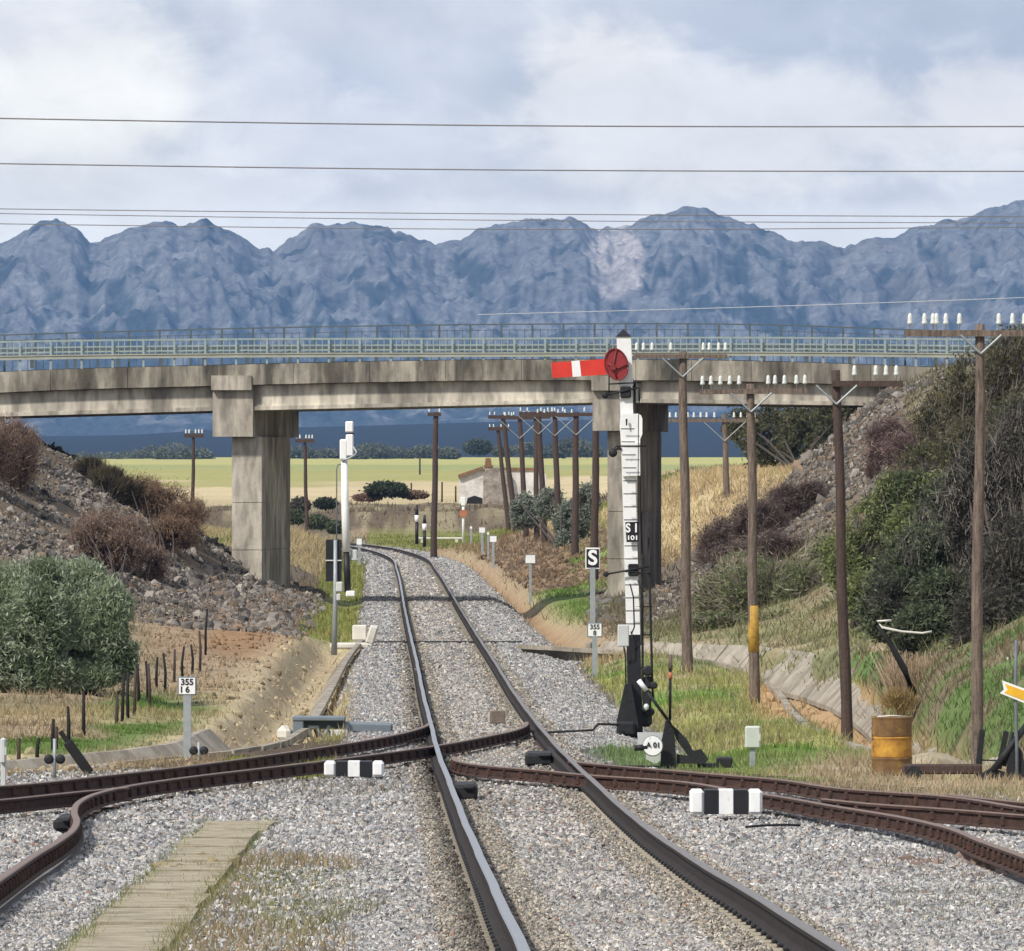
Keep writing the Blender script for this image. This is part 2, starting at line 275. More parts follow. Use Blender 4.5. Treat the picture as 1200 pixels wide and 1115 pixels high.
# ------------------------------------------------------------------ mesh tools
class MB:
    def __init__(s): s.v=[]; s.f=[]; s.mi=[]; s.sm=[]
    def add(s,vs,fs,mi=0,sm=False):
        o=len(s.v); s.v+= [tuple(v) for v in vs]; s.f+=[tuple(i+o for i in f) for f in fs]; s.mi+=[mi]*len(fs); s.sm+=[sm]*len(fs); return s
    def box(s,c,size,rot=None,mi=0,ch=0):
        hx,hy,hz=[a/2 for a in size]
        if ch:   # chamfered box
            ch=min(ch,hx*.9,hy*.9,hz*.9); P=[]
            for sx in(-1,1):
                for sy in(-1,1):
                    for sz in(-1,1):
                        P+= [(sx*hx,sy*(hy-ch),sz*(hz-ch)),(sx*(hx-ch),sy*hy,sz*(hz-ch)),(sx*(hx-ch),sy*(hy-ch),sz*hz)]
            import bmesh
            bm=bmesh.new(); vs=[bm.verts.new(p) for p in P]; r=bmesh.ops.convex_hull(bm,input=vs); bm.verts.index_update()
            vv=[v.co.copy() for v in bm.verts]; ff=[[v.index for v in f.verts] for f in bm.faces]; bm.free()
        else:
            vv=[Vector((x*hx,y*hy,z*hz)) for x in(-1,1) for y in(-1,1) for z in(-1,1)]
            ff=[(0,1,3,2),(4,6,7,5),(0,4,5,1),(2,3,7,6),(0,2,6,4),(1,5,7,3)]
        c=Vector(c)
        if rot is not None: vv=[rot@v for v in vv]
        return s.add([v+c for v in vv],ff,mi)
    def tube(s,pts,r,n=8,mi=0,caps=True,flat=None):
        pts=[Vector(p) for p in pts]; rs=r if isinstance(r,(list,tuple)) else [r]*len(pts); vs=[]; fs=[]
        for k,p in enumerate(pts):
            t=(pts[min(k+1,len(pts)-1)]-pts[max(k-1,0)]).normalized(); u=t.cross(Vector((0,0,1))) if abs(t.z)<.8 else Vector((0,1,0)).cross(t)
            u.normalize(); w=u.cross(t).normalized()
            for j in range(n):
                a=2*math.pi*j/n; vs.append(p+(u*math.cos(a)+w*math.sin(a))*rs[k])
        for k in range(len(pts)-1):
            for j in range(n): fs.append((k*n+j,k*n+(j+1)%n,(k+1)*n+(j+1)%n,(k+1)*n+j))
        s.add(vs,fs,mi,n>5)
        if caps: o=len(s.v)-len(vs); s.f+=[tuple(o+j for j in range(n))[::-1],tuple(o+(len(pts)-1)*n+j for j in range(n))]; s.mi+=[mi]*2; s.sm+=[False]*2
        return s
    def lathe(s,prof,c=(0,0,0),n=16,mi=0,axis='z'):
        c=Vector(c); vs=[]; fs=[]
        for r,h in prof:
            for j in range(n):
                a=2*math.pi*j/n; v=Vector((r*math.cos(a),r*math.sin(a),h))
                if axis=='y': v=Vector((v.x,v.z,v.y))
                if axis=='x': v=Vector((v.z,v.x,v.y))
                vs.append(c+v)
        for k in range(len(prof)-1):
            for j in range(n): fs.append((k*n+j,k*n+(j+1)%n,(k+1)*n+(j+1)%n,(k+1)*n+j))
        s.add(vs,fs,mi,True); o=len(s.v)-len(vs); s.f+=[tuple(o+j for j in range(n))[::-1],tuple(o+(len(prof)-1)*n+j for j in range(n))]; s.mi+=[mi]*2; s.sm+=[False]*2
        return s
    def prism(s,poly,y0,y1,mi=0):
        """poly in (x,z) extruded along y"""
        n=len(poly); vs=[(x,y0,z) for x,z in poly]+[(x,y1,z) for x,z in poly]
        fs=[tuple(range(n)),tuple(range(n,2*n))[::-1]]+[(i,i+n,(i+1)%n+n,(i+1)%n) for i in range(n)]
        return s.add(vs,fs,mi)
    def off(s,o): s.v=[(v[0]-o[0],v[1]-o[1],v[2]-o[2]) for v in s.v]; return s
    def build(s,name,mats,parent=None,world=False):
        me=bpy.data.meshes.new(name); vs=s.v
        if parent is not None and world:
            b=parent.location; vs=[(v[0]-b[0],v[1]-b[1],v[2]-b[2]) for v in vs]
        me.from_pydata(vs,[],s.f)
        mats=mats if isinstance(mats,(list,tuple)) else [mats]
        for m in mats: me.materials.append(M[m])
        me.polygons.foreach_set('material_index',s.mi); me.polygons.foreach_set('use_smooth',s.sm); me.update()
        import bmesh
        bm=bmesh.new(); bm.from_mesh(me); bmesh.ops.recalc_face_normals(bm,faces=bm.faces); bm.to_mesh(me); bm.free()
        o=bpy.data.objects.new(name,me); C.objects.link(o)
        if parent is not None: o.parent=parent
        return o
def raw(name,V,Fc,col,matname,parent=None,smooth=False):
    V=np.asarray(V,np.float32); Fc=np.asarray(Fc,np.int32); k=Fc.shape[1]; me=bpy.data.meshes.new(name)
    if parent is not None: V=V-np.array(parent.location,np.float32)
    me.vertices.add(len(V)); me.vertices.foreach_set('co',V.ravel()); me.loops.add(Fc.size); me.loops.foreach_set('vertex_index',Fc.ravel())
    me.polygons.add(len(Fc)); me.polygons.foreach_set('loop_start',np.arange(0,Fc.size,k,dtype=np.int32)); me.polygons.foreach_set('use_smooth',np.full(len(Fc),smooth))
    if col is not None:
        a=me.color_attributes.new('Col','FLOAT_COLOR','POINT'); cc=np.ones((len(V),4),np.float32); cc[:,:3]=col; a.data.foreach_set('color',cc.ravel())
    me.materials.append(M[matname]); me.update(calc_edges=True)
    o=bpy.data.objects.new(name,me); C.objects.link(o)
    if parent is not None: o.parent=parent
    return o
def tag(o,label=None,cat=None,group=None,kind=None):
    if label: o['label']=label
    if cat: o['category']=cat
    if group: o['group']=group
    if kind: o['kind']=kind
    return o
def thing(name,label,cat,loc,group=None,rz=0):
    o=bpy.data.objects.new(name,None); o.empty_display_size=.2; o.location=loc; o.rotation_euler=(0,0,rz); C.objects.link(o); return tag(o,label,cat,group)
def copykids(src,dst):
    for ch in src.children:
        c=ch.copy(); C.objects.link(c); c.parent=dst
        for g in ch.children:
            h=g.copy(); C.objects.link(h); h.parent=c
def dup(src,loc,label,rz=0,sc=None):
    c=src.copy(); C.objects.link(c); c.location=loc; c.rotation_euler=(0,0,rz); c['label']=label
    if sc is not None: c.scale=sc
    copykids(src,c); return c
def text(s,name,size,loc,matname,parent,sx=1.0):
    cu=bpy.data.curves.new(name,'FONT'); cu.body=s; cu.size=size; cu.align_x='CENTER'; cu.align_y='CENTER'; cu.extrude=.002; cu.offset=.006*size/.2
    t=bpy.data.objects.new('tmp',cu); C.objects.link(t); dg=bpy.context.evaluated_depsgraph_get(); me=bpy.data.meshes.new_from_object(t.evaluated_get(dg)); bpy.data.objects.remove(t)
    me.materials.clear(); me.materials.append(M[matname]); o=bpy.data.objects.new(name,me); C.objects.link(o); o.parent=parent; o.location=loc; o.rotation_euler=(math.pi/2,0,0); o.scale=(sx,1,1); return o
# ------------------------------------------------------------------ ground
rows=np.concatenate([np.arange(16,88,.9),np.arange(88,170,.42),np.arange(170,252,.75),np.exp(np.linspace(math.log(252),math.log(7200),230))])
cols=np.concatenate([np.arange(-1100,-60,26),np.arange(-60,1270,6.5),np.arange(1270,2300,26)])
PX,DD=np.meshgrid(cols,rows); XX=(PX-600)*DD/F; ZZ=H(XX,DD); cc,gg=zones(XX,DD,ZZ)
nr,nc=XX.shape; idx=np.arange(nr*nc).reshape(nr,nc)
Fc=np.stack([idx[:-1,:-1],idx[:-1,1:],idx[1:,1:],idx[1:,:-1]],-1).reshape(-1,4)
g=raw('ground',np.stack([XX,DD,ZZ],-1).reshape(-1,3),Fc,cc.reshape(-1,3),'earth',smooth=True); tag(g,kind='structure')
# apron so that the land goes on to the sides and behind
mb=MB(); mb.add([(-3000,-60,-6.5),(3000,-60,-6.5),(9000,7600,-12),(-9000,7600,-12)],[(0,1,2,3)])
mat('plain',(.2,.17,.11),.95,.3,.02); tag(mb.build('plain','plain'),kind='structure')
# ------------------------------------------------------------------ mountains
R=[(-900,240),(-700,262),(-520,235),(-330,262),(-180,250),(-60,280),(0,283),(30,265),(65,257),(90,268),(105,288),(125,281),(150,266),(185,260),(210,263),(235,258),(260,266),(285,280),(305,293),(320,294),(340,280),(365,265),(385,263),(410,260),(440,264),(480,277),(510,290),(540,285),(560,272),(600,262),(640,256),(680,257),(703,272),(730,266),(760,254),(800,243),(815,241),(850,253),(900,268),(930,286),(955,282),(990,291),(1040,278),(1100,262),(1150,248),(1200,232),(1300,215),(1450,240),(1650,205),(1900,250),(2200,230)]
rx=np.array([a for a,b in R],float); ry=np.array([b for a,b in R],float)
mpx=np.arange(-900,2150,2.0); t=np.linspace(0,1,230)
MP,MT=np.meshgrid(mpx,t); D0=7000+MT*2400
ridge=np.interp(MP,rx,ry)
Xr=(MP-600)/F*9200
ridge=ridge+(fbm(Xr,Xr*0,34,77,3)-.5)*9+(fbm(Xr,Xr*0,11,78,2)-.5)*5
zr=(557.5-ridge)/F*9200
s=np.clip(MT/.92,0,1)
prof=.16*s+.84*(.5*s**1.3+.5*ss(.4,1.0,s))
wx=(fbm(Xr,MT*1500,180,81,3)-.5)*90
gul=1-np.abs(2*fbm(Xr+wx,MT*900,210,61,5)-1)
gul2=1-np.abs(2*fbm(Xr-wx,MT*420+wx,52,67,4)-1)
small=fbm(Xr+wx,MT*2400,30,71,4)
amp=np.sin(np.pi*np.clip(MT,0,1)**1.5)*ss(.12,.5,MT)
zm=zr*prof+ (gul-.7)*58*amp+(gul2-.7)*24*amp**.7+(small-.5)*26*(.2+amp)+(fbm(Xr*1.0,MT*900,13,88,3)-.5)*12*(.15+amp)
zm=np.where(MT>.92, zr*(1-(MT-.92)*1.2)+(small-.5)*8, zm)
zm=np.minimum(zm, zr*(D0/9200)+(small-.5)*9*(MT>.6))
zb=(557.5-520)/F*7000
zm=np.maximum(zm,zb)+ (MT<.02)*-60
slope=np.abs(np.gradient(zm,axis=0))
rock=ss(.50,.66,.35*gul2+.5*fbm(Xr+wx,MT*1500,26,72,4)+.17*ss(.4,.9,MT))*ss(.15,.4,MT)
col=np.array([.03,.037,.034])[None,None]*(1-rock[...,None])+np.array([.125,.125,.125])[None,None]*rock[...,None]
q=((MP-722)/36)**2+(((557.5-zm/D0*F)-308)/44)**2
dome=(1-ss(.75,1.1,q+(small-.5)*1.1))[...,None]; col=col*(1-dome)+np.array([.29,.265,.25])*dome*(.75+.6*(gul2[...,None]-.5))
rr=ss(.54,.66,fbm(Xr,MT*1300,120,91,4))*ss(900,1050,MP); col=col*(1-.5*rr[...,None])+np.array([.15,.135,.12])*.5*rr[...,None]
nr,nc=MP.shape; idx=np.arange(nr*nc).reshape(nr,nc); Fc=np.stack([idx[:-1,:-1],idx[:-1,1:],idx[1:,1:],idx[1:,:-1]],-1).reshape(-1,4)
mo=raw('mountains',np.stack([(MP-600)/F*D0,D0,zm],-1).reshape(-1,3),Fc,col.reshape(-1,3),'rockface',smooth=True); tag(mo,kind='structure')
# ------------------------------------------------------------------ stones
def icos():
    p=(1+5**.5)/2; v=np.array([(-1,p,0),(1,p,0),(-1,-p,0),(1,-p,0),(0,-1,p),(0,1,p),(0,-1,-p),(0,1,-p),(p,0,-1),(p,0,1),(-p,0,-1),(-p,0,1)])/math.sqrt(1+p*p)
    f=np.array([(0,11,5),(0,5,1),(0,1,7),(0,7,10),(0,10,11),(1,5,9),(5,11,4),(11,10,2),(10,7,6),(7,1,8),(3,9,4),(3,4,2),(3,2,6),(3,6,8),(3,8,9),(4,9,5),(2,4,11),(6,2,10),(8,6,7),(9,8,1)]); return v,f
def octa(): return np.array([(1,0,0),(-1,0,0),(0,1,0),(0,-1,0),(0,0,1),(0,0,-1)],float),np.array([(0,2,4),(2,1,4),(1,3,4),(3,0,4),(2,0,5),(1,2,5),(3,1,5),(0,3,5)])
def rotm(n):
    q=rng.normal(size=(n,4)); q/=np.linalg.norm(q,axis=1)[:,None]; w,x,y,z=q.T
    return np.stack([np.stack([1-2*(y*y+z*z),2*(x*y-z*w),2*(x*z+y*w)],-1),np.stack([2*(x*y+z*w),1-2*(x*x+z*z),2*(y*z-x*w)],-1),np.stack([2*(x*z-y*w),2*(y*z+x*w),1-2*(x*x+y*y)],-1)],1)
def stones(name,P,size,col,matname='stone',hi=False,flat=.6,kind='stuff'):
    bv,bf=icos() if hi else octa(); n=len(P); k=len(bv)
    V=bv[None]*(1+rng.uniform(-.3,.3,(n,k,1)))*np.array([1,1,1])[None,None]
    V=V*np.stack([rng.uniform(.7,1.2,n),rng.uniform(.7,1.1,n),rng.uniform(flat*.7,flat*1.2,n)],-1)[:,None]
    V=np.einsum('nij,nkj->nki',rotm(n),V) if flat>.5 else V
    V=V*size[:,None,None]+P[:,None]
    Fc=(bf[None]+np.arange(n)[:,None,None]*k).reshape(-1,3)
    o=raw(name,V.reshape(-1,3),Fc,np.repeat(col,k,axis=0),matname); tag(o,kind=kind); return o
def gravelcols(n):
    b=rng.choice(len(GC),n,p=GP); c=GC[b]*rng.uniform(.7,1.3,(n,1)); return np.minimum(c,.8)
GC=np.array([(.30,.295,.29),(.43,.42,.405),(.16,.158,.158),(.38,.34,.29),(.20,.205,.225),(.5,.48,.45),(.27,.18,.14)]); GP=np.array([.31,.22,.17,.11,.1,.06,.03])
def scatter(n,d0,d1,fx,pw=2.0):
    """points along the line, denser (per metre) near the camera"""
    u=rng.uniform(0,1,n); a=1-pw
    D=(d0**a+(d1**a-d0**a)*u)**(1/a); lo,hi=fx(D); X=lo+(hi-lo)*rng.uniform(0,1,n); return X,D
# near yard gravel
X,D=scatter(330000,31,101,lambda D:(np.maximum(-.083*D,-9)-.1,np.minimum(.083*D,9)+.1),1.9)
Z=H(X,D); c,gz=zones(X,D,Z); o=X-xt(D)
isb=(np.abs(c-BALL*1.02).sum(1)<.12)|(rng.uniform(size=len(X))<.3)*(D<84)
k=isb; X,D,Z=X[k],D[k],Z[k]
s_=.0115+.00024*D; s_=s_*rng.uniform(.6,1.5,len(X))
off=np.abs(np.abs(X-xt(D))-.869); keep=(off>.13)
RAILPX=[]
def tp(px,py,z=None):
    D_=np.linspace(25,200,8000); y=557.5-(zt(D_)-.011)*F/D_; i=int(np.argmin(np.abs(y-py))); return ((px-600)*D_[i]/F,float(D_[i]))
A=[(-140,929),(0,921),(120,909),(240,895),(340,881),(425,868),(480,857),(500,850),(506,845)]
B=[(-60,1075),(0,1029),(40,1002),(70,984),(86,971),(90,962),(87,950),(92,940),(112,930),(150,921),(240,908),(300,901),(430,885),(515,873),(570,863),(605,855),(616,850),(617,846)]
Cc=[(-140,946),(0,937),(60,931),(110,926),(148,923)]
Dd=[(1290,1045),(1200,1003),(1150,985),(1112,970),(1050,956),(982,945),(900,931),(870,927),(780,914),(690,908),(640,903),(560,896),(535,891),(532,887)]
E=[(1290,956),(1200,946),(1100,932),(1000,925),(900,912),(850,908),(780,902),(720,897),(668,892)]
Ff=[(1290,962),(1200,955),(1100,947),(1025,942),(965,936)]
Gg=[(1290,946),(1200,940),(1150,935),(1112,931)]
for ln in (A,B,Cc,Dd,E,Ff,Gg): keep&=distpoly(X,D,[tp(*p) for p in ln])>.085
pxx=600+X/D*F; pyy=557.5-(zt(D)-.17)*F/D; keep&=~((pxx>75+(1115-pyy)*1.08-3)&(pxx<190+(1115-pyy)*.80+3)&(pyy>960)&(rng.uniform(size=len(X))>.03))
X,D,Z,s_=X[keep],D[keep],Z[keep],s_[keep]
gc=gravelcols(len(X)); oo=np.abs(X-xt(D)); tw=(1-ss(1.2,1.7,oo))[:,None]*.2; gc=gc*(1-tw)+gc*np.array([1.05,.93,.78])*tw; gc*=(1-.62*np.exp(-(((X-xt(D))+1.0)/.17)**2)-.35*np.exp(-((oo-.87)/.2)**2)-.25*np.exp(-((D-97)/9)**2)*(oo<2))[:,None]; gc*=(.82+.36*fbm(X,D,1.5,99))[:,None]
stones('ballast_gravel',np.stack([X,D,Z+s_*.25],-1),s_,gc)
X,D=scatter(230000,96,420,lambda D:(xt(D)-2.5,xt(D)+3.1),1.7)
Z=H(X,D); o=X-xt(D); c,gz=zones(X,D,Z); k=(gz<.15)&(np.abs(np.abs(o)-.834)>.2)&(rng.uniform(size=len(X))<np.where(np.abs(np.abs(o)-.834)<.45,.22,1))
X,D,Z=X[k],D[k],Z[k]; s_=(.017+.00019*D)*rng.uniform(.6,1.5,len(X))
gc=gravelcols(len(X)); oo=np.abs(X-xt(D)); tw=(1-ss(.5,.9,oo))[:,None]*.3; gc=gc*(1-tw)+gc*np.array([1.12,1.0,.82])*tw
stones('ballast_gravel',np.stack([X,D,Z+s_*.2],-1),s_,gc*.95)
n=26000; D=31*(1/(1-rng.uniform(0,1,n)*.83)); sd_=rng.choice([-1,1],n); X=xt(D)+sd_*(.869+rng.choice([-1,1],n)*rng.uniform(.13,.42,n)); s_=(.009+.00016*D)*rng.uniform(.5,1.3,n)
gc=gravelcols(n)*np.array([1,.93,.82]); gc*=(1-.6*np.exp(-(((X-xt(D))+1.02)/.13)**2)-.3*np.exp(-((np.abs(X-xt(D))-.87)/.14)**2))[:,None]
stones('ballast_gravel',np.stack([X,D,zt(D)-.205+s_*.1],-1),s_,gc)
# slate rubble on the slopes at the bridge
for sgn,n in ((-1,95000),(1,50000)):
    px=rng.uniform(-60,420,n) if sgn<0 else rng.uniform(690,1110,n); D=rng.uniform(176,243,n); X=(px-600)*D/F; Z=H(X,D)
    lim = (Z>-4.25)*((px<400)) if sgn<0 else (Z>-4.2)
    dens=np.clip(ss(172,200,D)+.1,0,1)*ss(.25,.5,fbm(X,D,4,93)+.12); k=lim.astype(bool)&(fbm(X,D,1.6,95)>.36)&(rng.uniform(size=n)<dens); X,D,Z=X[k],D[k],Z[k]; n2=len(X)
    s_=np.where(rng.uniform(size=n2)<.025,rng.uniform(.12,.24,n2),rng.uniform(.025,.085,n2))
    cols_=np.array([(.15,.135,.12),(.22,.195,.17),(.075,.07,.065),(.185,.135,.095),(.31,.28,.24)])[rng.choice(5,n2,p=[.37,.25,.2,.12,.06])]*rng.uniform(.75,1.25,(n2,1))
    stones('slate_rubble',np.stack([X,D,Z+s_*.1],-1),s_,cols_,hi=True,flat=.6)
n=9000; px=rng.uniform(560,720,n); D=rng.uniform(255,360,n); X=(px-600)*D/F; Z=H(X,D); o=X-xt(D); k=(o>4.2)&(Z<-2.6)&(fbm(X,D,3,66)>.45); X,D,Z=X[k],D[k],Z[k]
stones('earth_clods',np.stack([X,D,Z],-1),rng.uniform(.06,.22,len(X)),np.array([(.16,.11,.07),(.24,.17,.11),(.11,.08,.055)])[rng.integers(0,3,len(X))],hi=True,flat=.6)
# litter of stones on earth
n=9000; px=rng.uniform(-20,1220,n); D=rng.uniform(60,182,n); X=(px-600)*D/F; Z=H(X,D); c,gz=zones(X,D,Z); o=X-xt(D)
k=(gz<.6)&(gz>.02)&(np.abs(o)>3)&(rng.uniform(size=n)<.7)|((px<420)&(px>200)&(D>140)&(rng.uniform(size=n)<.6)); X,D,Z,c=X[k],D[k],Z[k],c[k]; s_=rng.uniform(.03,.1,len(X))
stones('stone_litter',np.stack([X,D,Z],-1),s_,c*rng.uniform(.5,1.1,(len(X),1)),hi=True,flat=.6)
# ------------------------------------------------------------------ grass
def blades(name,X,D,Z,h,w,col,lean=.35):
    n=len(X); a=rng.uniform(0,2*math.pi,n); dx,dy=np.cos(a)*w,np.sin(a)*w*.5
    l=rng.normal(0,lean,(n,2))*h[:,None]
    V=np.stack([np.stack([X-dx,D-dy,Z-.02],-1),np.stack([X+dx,D+dy,Z-.02],-1),np.stack([X+l[:,0],D+l[:,1],Z+h],-1)],1).reshape(-1,3)
    Fc=np.arange(3*n).reshape(-1,3); o=raw(name,V,Fc,np.repeat(col,3,axis=0),'blade'); return tag(o,kind='stuff')
n=720000; px=rng.uniform(-20,1220,n); D=np.exp(rng.uniform(math.log(33),math.log(500),n)); X=(px-600)*D/F; Z=H(X,D); c,gz=zones(X,D,Z)
py=557.5-Z*F/D; k=(rng.uniform(size=n)<gz*np.where(D<62,.55,1)*(.35+.65*(fbm(X,D,.7,97)>.5)))&(py<1130)&~((D>228)&(D<240)&(np.abs(X)<15)&(Z<-3.9)); X,D,Z,c=X[k],D[k],Z[k],c[k]
gr=c[:,1]>c[:,0]*.98
h=np.where(gr,rng.uniform(.05,.16,len(X)),rng.uniform(.08,.3,len(X)))*np.where(D>170,1.3,1)*np.where(D<60,.38,1)*np.where((D<95)&(D>=60),.5,1); h*=np.where(D>255,1.2,1)*np.where((X-xt(D)<-3)&(D<182),.6,1)
w=.006+D*.00009
cv=c*rng.uniform(.75,1.7,(len(X),1)); cv[:,0]*=rng.uniform(.9,1.1,len(X))
blades('green_grass',X[gr],D[gr],Z[gr],h[gr],w[gr],cv[gr]); dr=~gr
blades('dry_grass',X[dr],D[dr],Z[dr],h[dr],w[dr],cv[dr],.5)
# ------------------------------------------------------------------ railway
PROF=[(-.070,0),(.070,0),(.070,.012),(.012,.03),(.009,.115),(.035,.125),(.036,.150),(.030,.159),(-.030,.159),(-.036,.150),(-.035,.125),(-.009,.115),(-.012,.03),(-.070,.012)]
def railmesh(pts,name,mats,parent,prof=PROF,zoff=-.17):
    """pts: list of (x,d); foot follows the line profile"""
    P=[Vector((x,d,float(zt(d))+zoff+(e[0] if e else 0))) for x,d,*e in pts]; n=len(prof); vs=[]; fs=[]; mi=[]
    for k,p in enumerate(P):
        t=(P[min(k+1,len(P)-1)]-P[max(k-1,0)]); t.z=0; t.normalize(); u=Vector((t.y,-t.x,0))
        for a,b in prof: vs.append(p+u*a+Vector((0,0,b)))
    for k in range(len(P)-1):
        for j in range(n): fs.append((k*n+j,k*n+(j+1)%n,(k+1)*n+(j+1)%n,(k+1)*n+j)); mi.append(1 if j in(6,7,8) else 0)
    fs+= [tuple(range(n))[::-1],tuple((len(P)-1)*n+j for j in range(n))]; mi+=[0,0]
    mb=MB(); mb.v=[tuple(v) for v in vs]; mb.f=fs; mb.mi=mi; mb.sm=[False]*len(fs); return mb.build(name,mats,parent,world=True)
def dense(pts,step=1.0):
    """smooth resample of a polyline of (x,d) by chord length"""
    P=np.array(pts,float); s=np.concatenate([[0],np.cumsum(np.hypot(np.diff(P[:,0]),np.diff(P[:,1])))]); m=max(2,int(s[-1]/step)); q=np.linspace(0,s[-1],m)
    fx=herm(s,P[:,0]); fy=herm(s,P[:,1]); return list(zip(fx(q),fy(q)))
track=thing('railway_track','main railway track with shiny polished rails running under the bridge','railway track',(1,30,-2.4))
for sgn in (-1,1):
    ds=np.concatenate([np.arange(29,300,2.0),np.arange(300,480,4.0)]); wob=lambda d:.0035*math.sin(d*.55+sgn)+.002*math.sin(d*1.3)
    railmesh([(float(xt(d))+sgn*.869*1.0+wob(d),d) for d in ds],'rail',['rail_side','rail_top' if sgn<0 else 'rail_top_dull'],track)
# twin-block sleepers
sp=[]; d=30.0
while d<430: sp.append(d); d+=.62
mbs=MB(); first=None; blk=None
def sleeper_mb(): 
    mb=MB()
    for s2 in(-1,1):
        mb.box((s2*.90,0,.0),(.72,.26,.20),ch=.03)
    mb.box((0,0,.0),(1.1,.05,.04)); return mb
def tilt(d):
    a=float(xt(d+1)-xt(d-1))/2; return -math.atan(a)
cnt=0; rest=MB()
for i,d in enumerate(sp):
    x=float(xt(d)); z=float(zt(d))-.312
    if 84<d<113: continue
    if cnt<100:
        if first is None:
            first=sleeper_mb().build('sleeper','sleeper_concrete',track); o_=first
        else: o_=first.copy(); C.objects.link(o_); o_.parent=track
        o_.location=Vector((x,d,z))-track.location; o_.rotation_euler=(0,0,tilt(d)); cnt+=1
    else:
        for s2 in(-1,1): rest.box((x+s2*.90,d,z),(.72,.26,.20),Matrix.Rotation(tilt(d),3,'Z'))
o_=rest.build('sleeper','sleeper_concrete',track,world=True); o_['kind']='stuff'
# rail fastenings (clips and pads) as one piece: hundreds
mb=MB()
for d in sp:
    if d>230: break
    for s2 in(-1,1):
        for s3 in(-1,1):
            mb.box((float(xt(d))+s2*.869+s3*.082,d,float(zt(d))-.172),(.035,.10,.028),ch=.008)
o_=mb.build('rail_clip','iron_black',track,world=True); o_['kind']='stuff'
P=[(float(xt(d))+.869-.12,d) for d in np.arange(85,99,1.5)]
railmesh(P,'check_rail',['rail_side','rail_side'],track,zoff=-.19)
def tp(px,py,z=None):
    """point on the rail-top surface seen at the pixel"""
    D=np.linspace(25,200,8000); y=557.5-(zt(D)-.011)*F/D; i=int(np.argmin(np.abs(y-py))); return ((px-600)*D[i]/F,float(D[i]))
def trk(name,label,lines,woods,fam='railway track'):
    base=tp(*lines[0][0]); t_=thing(name,label,fam,(base[0],base[1],float(zt(base[1]))-.17))
    for ln in lines: railmesh(dense([tp(*p) for p in ln],.5),'rail',['rail_side_rust','rail_top_rust'],t_)
    for (x0,x1,d) in woods:
        mb=MB(); mb.box(((x0+x1)/2,d,float(zt(d))-.292),(x1-x0,.25,.13),ch=.015)
        mb.build('sleeper','sleeper_wood',t_,world=True)
    return t_
A=[(-140,929),(0,921),(120,909),(240,895),(340,881),(425,868),(480,857),(500,850),(506,845)]
B=[(-60,1075),(0,1029),(40,1002),(70,984),(86,971),(90,962),(87,950),(92,940),(112,930),(150,921),(240,908),(300,901),(430,885),(515,873),(570,863),(605,855),(616,850),(617,846)]
Cc=[(-140,946),(0,937),(60,931),(110,926),(148,923)]
Dd=[(1290,1045),(1200,1003),(1150,985),(1112,970),(1050,956),(982,945),(900,931),(870,927),(780,914),(690,908),(640,903),(560,896),(535,891),(532,887)]
E=[(1290,956),(1200,946),(1100,932),(1000,925),(900,912),(850,908),(780,902),(720,897),(668,892)]
Ff=[(1290,962),(1200,955),(1100,947),(1025,942),(965,936)]
Gg=[(1290,946),(1200,940),(1150,935),(1112,931)]
wl=[(-1.1-abs(d-111)*.17-1.6, float(xt(d))+1.4,d) for d in np.arange(92,112,.8)]+[(-7.3,-3.6,d) for d in np.arange(75,92,.8)]
wr=[(float(xt(d))-1.3, min(6.0,2.1+(96-d)*.33),d) for d in np.arange(76,95,.8)]
trk('railway_track','rusty siding track curving off the main line to the left edge',[A,B],wl)
trk('railway_track','rusty siding track branching off the main line to the right edge',[E,Dd],wr)
t3=trk('rail_length','lone rusty closure rail joining the left siding at its kink',[Cc],[],'rail'); 
trk('rail_length','rusty inner rail between the two rails of the right siding',[Ff],[],'rail')
trk('rail_length','rusty outer rail of the right siding beside the point lever',[Gg],[],'rail')
# rib nuts / chairs along the siding rails
mb=MB()
for ln in (A,B,Dd,E,Ff):
    for k,(x,d) in enumerate(dense([tp(*p) for p in ln],.6)):
        mb.box((x,d,float(zt(d))-.10),(.11,.07,.11),ch=.02)
tag(mb.build('rail_chair','rail_side_rust'),kind='stuff')
# slide chairs and frog castings at the crossings: lumps
def lump(px,py,sx,sz,label,dz=0):
    x,d=tp(px,py); t_=MB().box((0,0,0),(sx,1.0,sz),ch=.04).box((sx*.2,-.3,sz*.35),(sx*.5,.5,sz*.4),ch=.03).build('rail_casting','iron_black'); t_.location=(x,d,float(zt(d))-.12+dz); tag(t_,label,'iron casting'); return t_
lump(632,880,.4,.18,'black iron casting left of the right rail by the crossing blades'); lump(545,917,.3,.2,'black iron block inside the left rail below the crossing'); lump(77,952,.2,.14,'rusty dark iron block inside the kink of the siding rail')
lump(262,905,.5,.1,'small black plate between the two left siding rails') if 0 else None
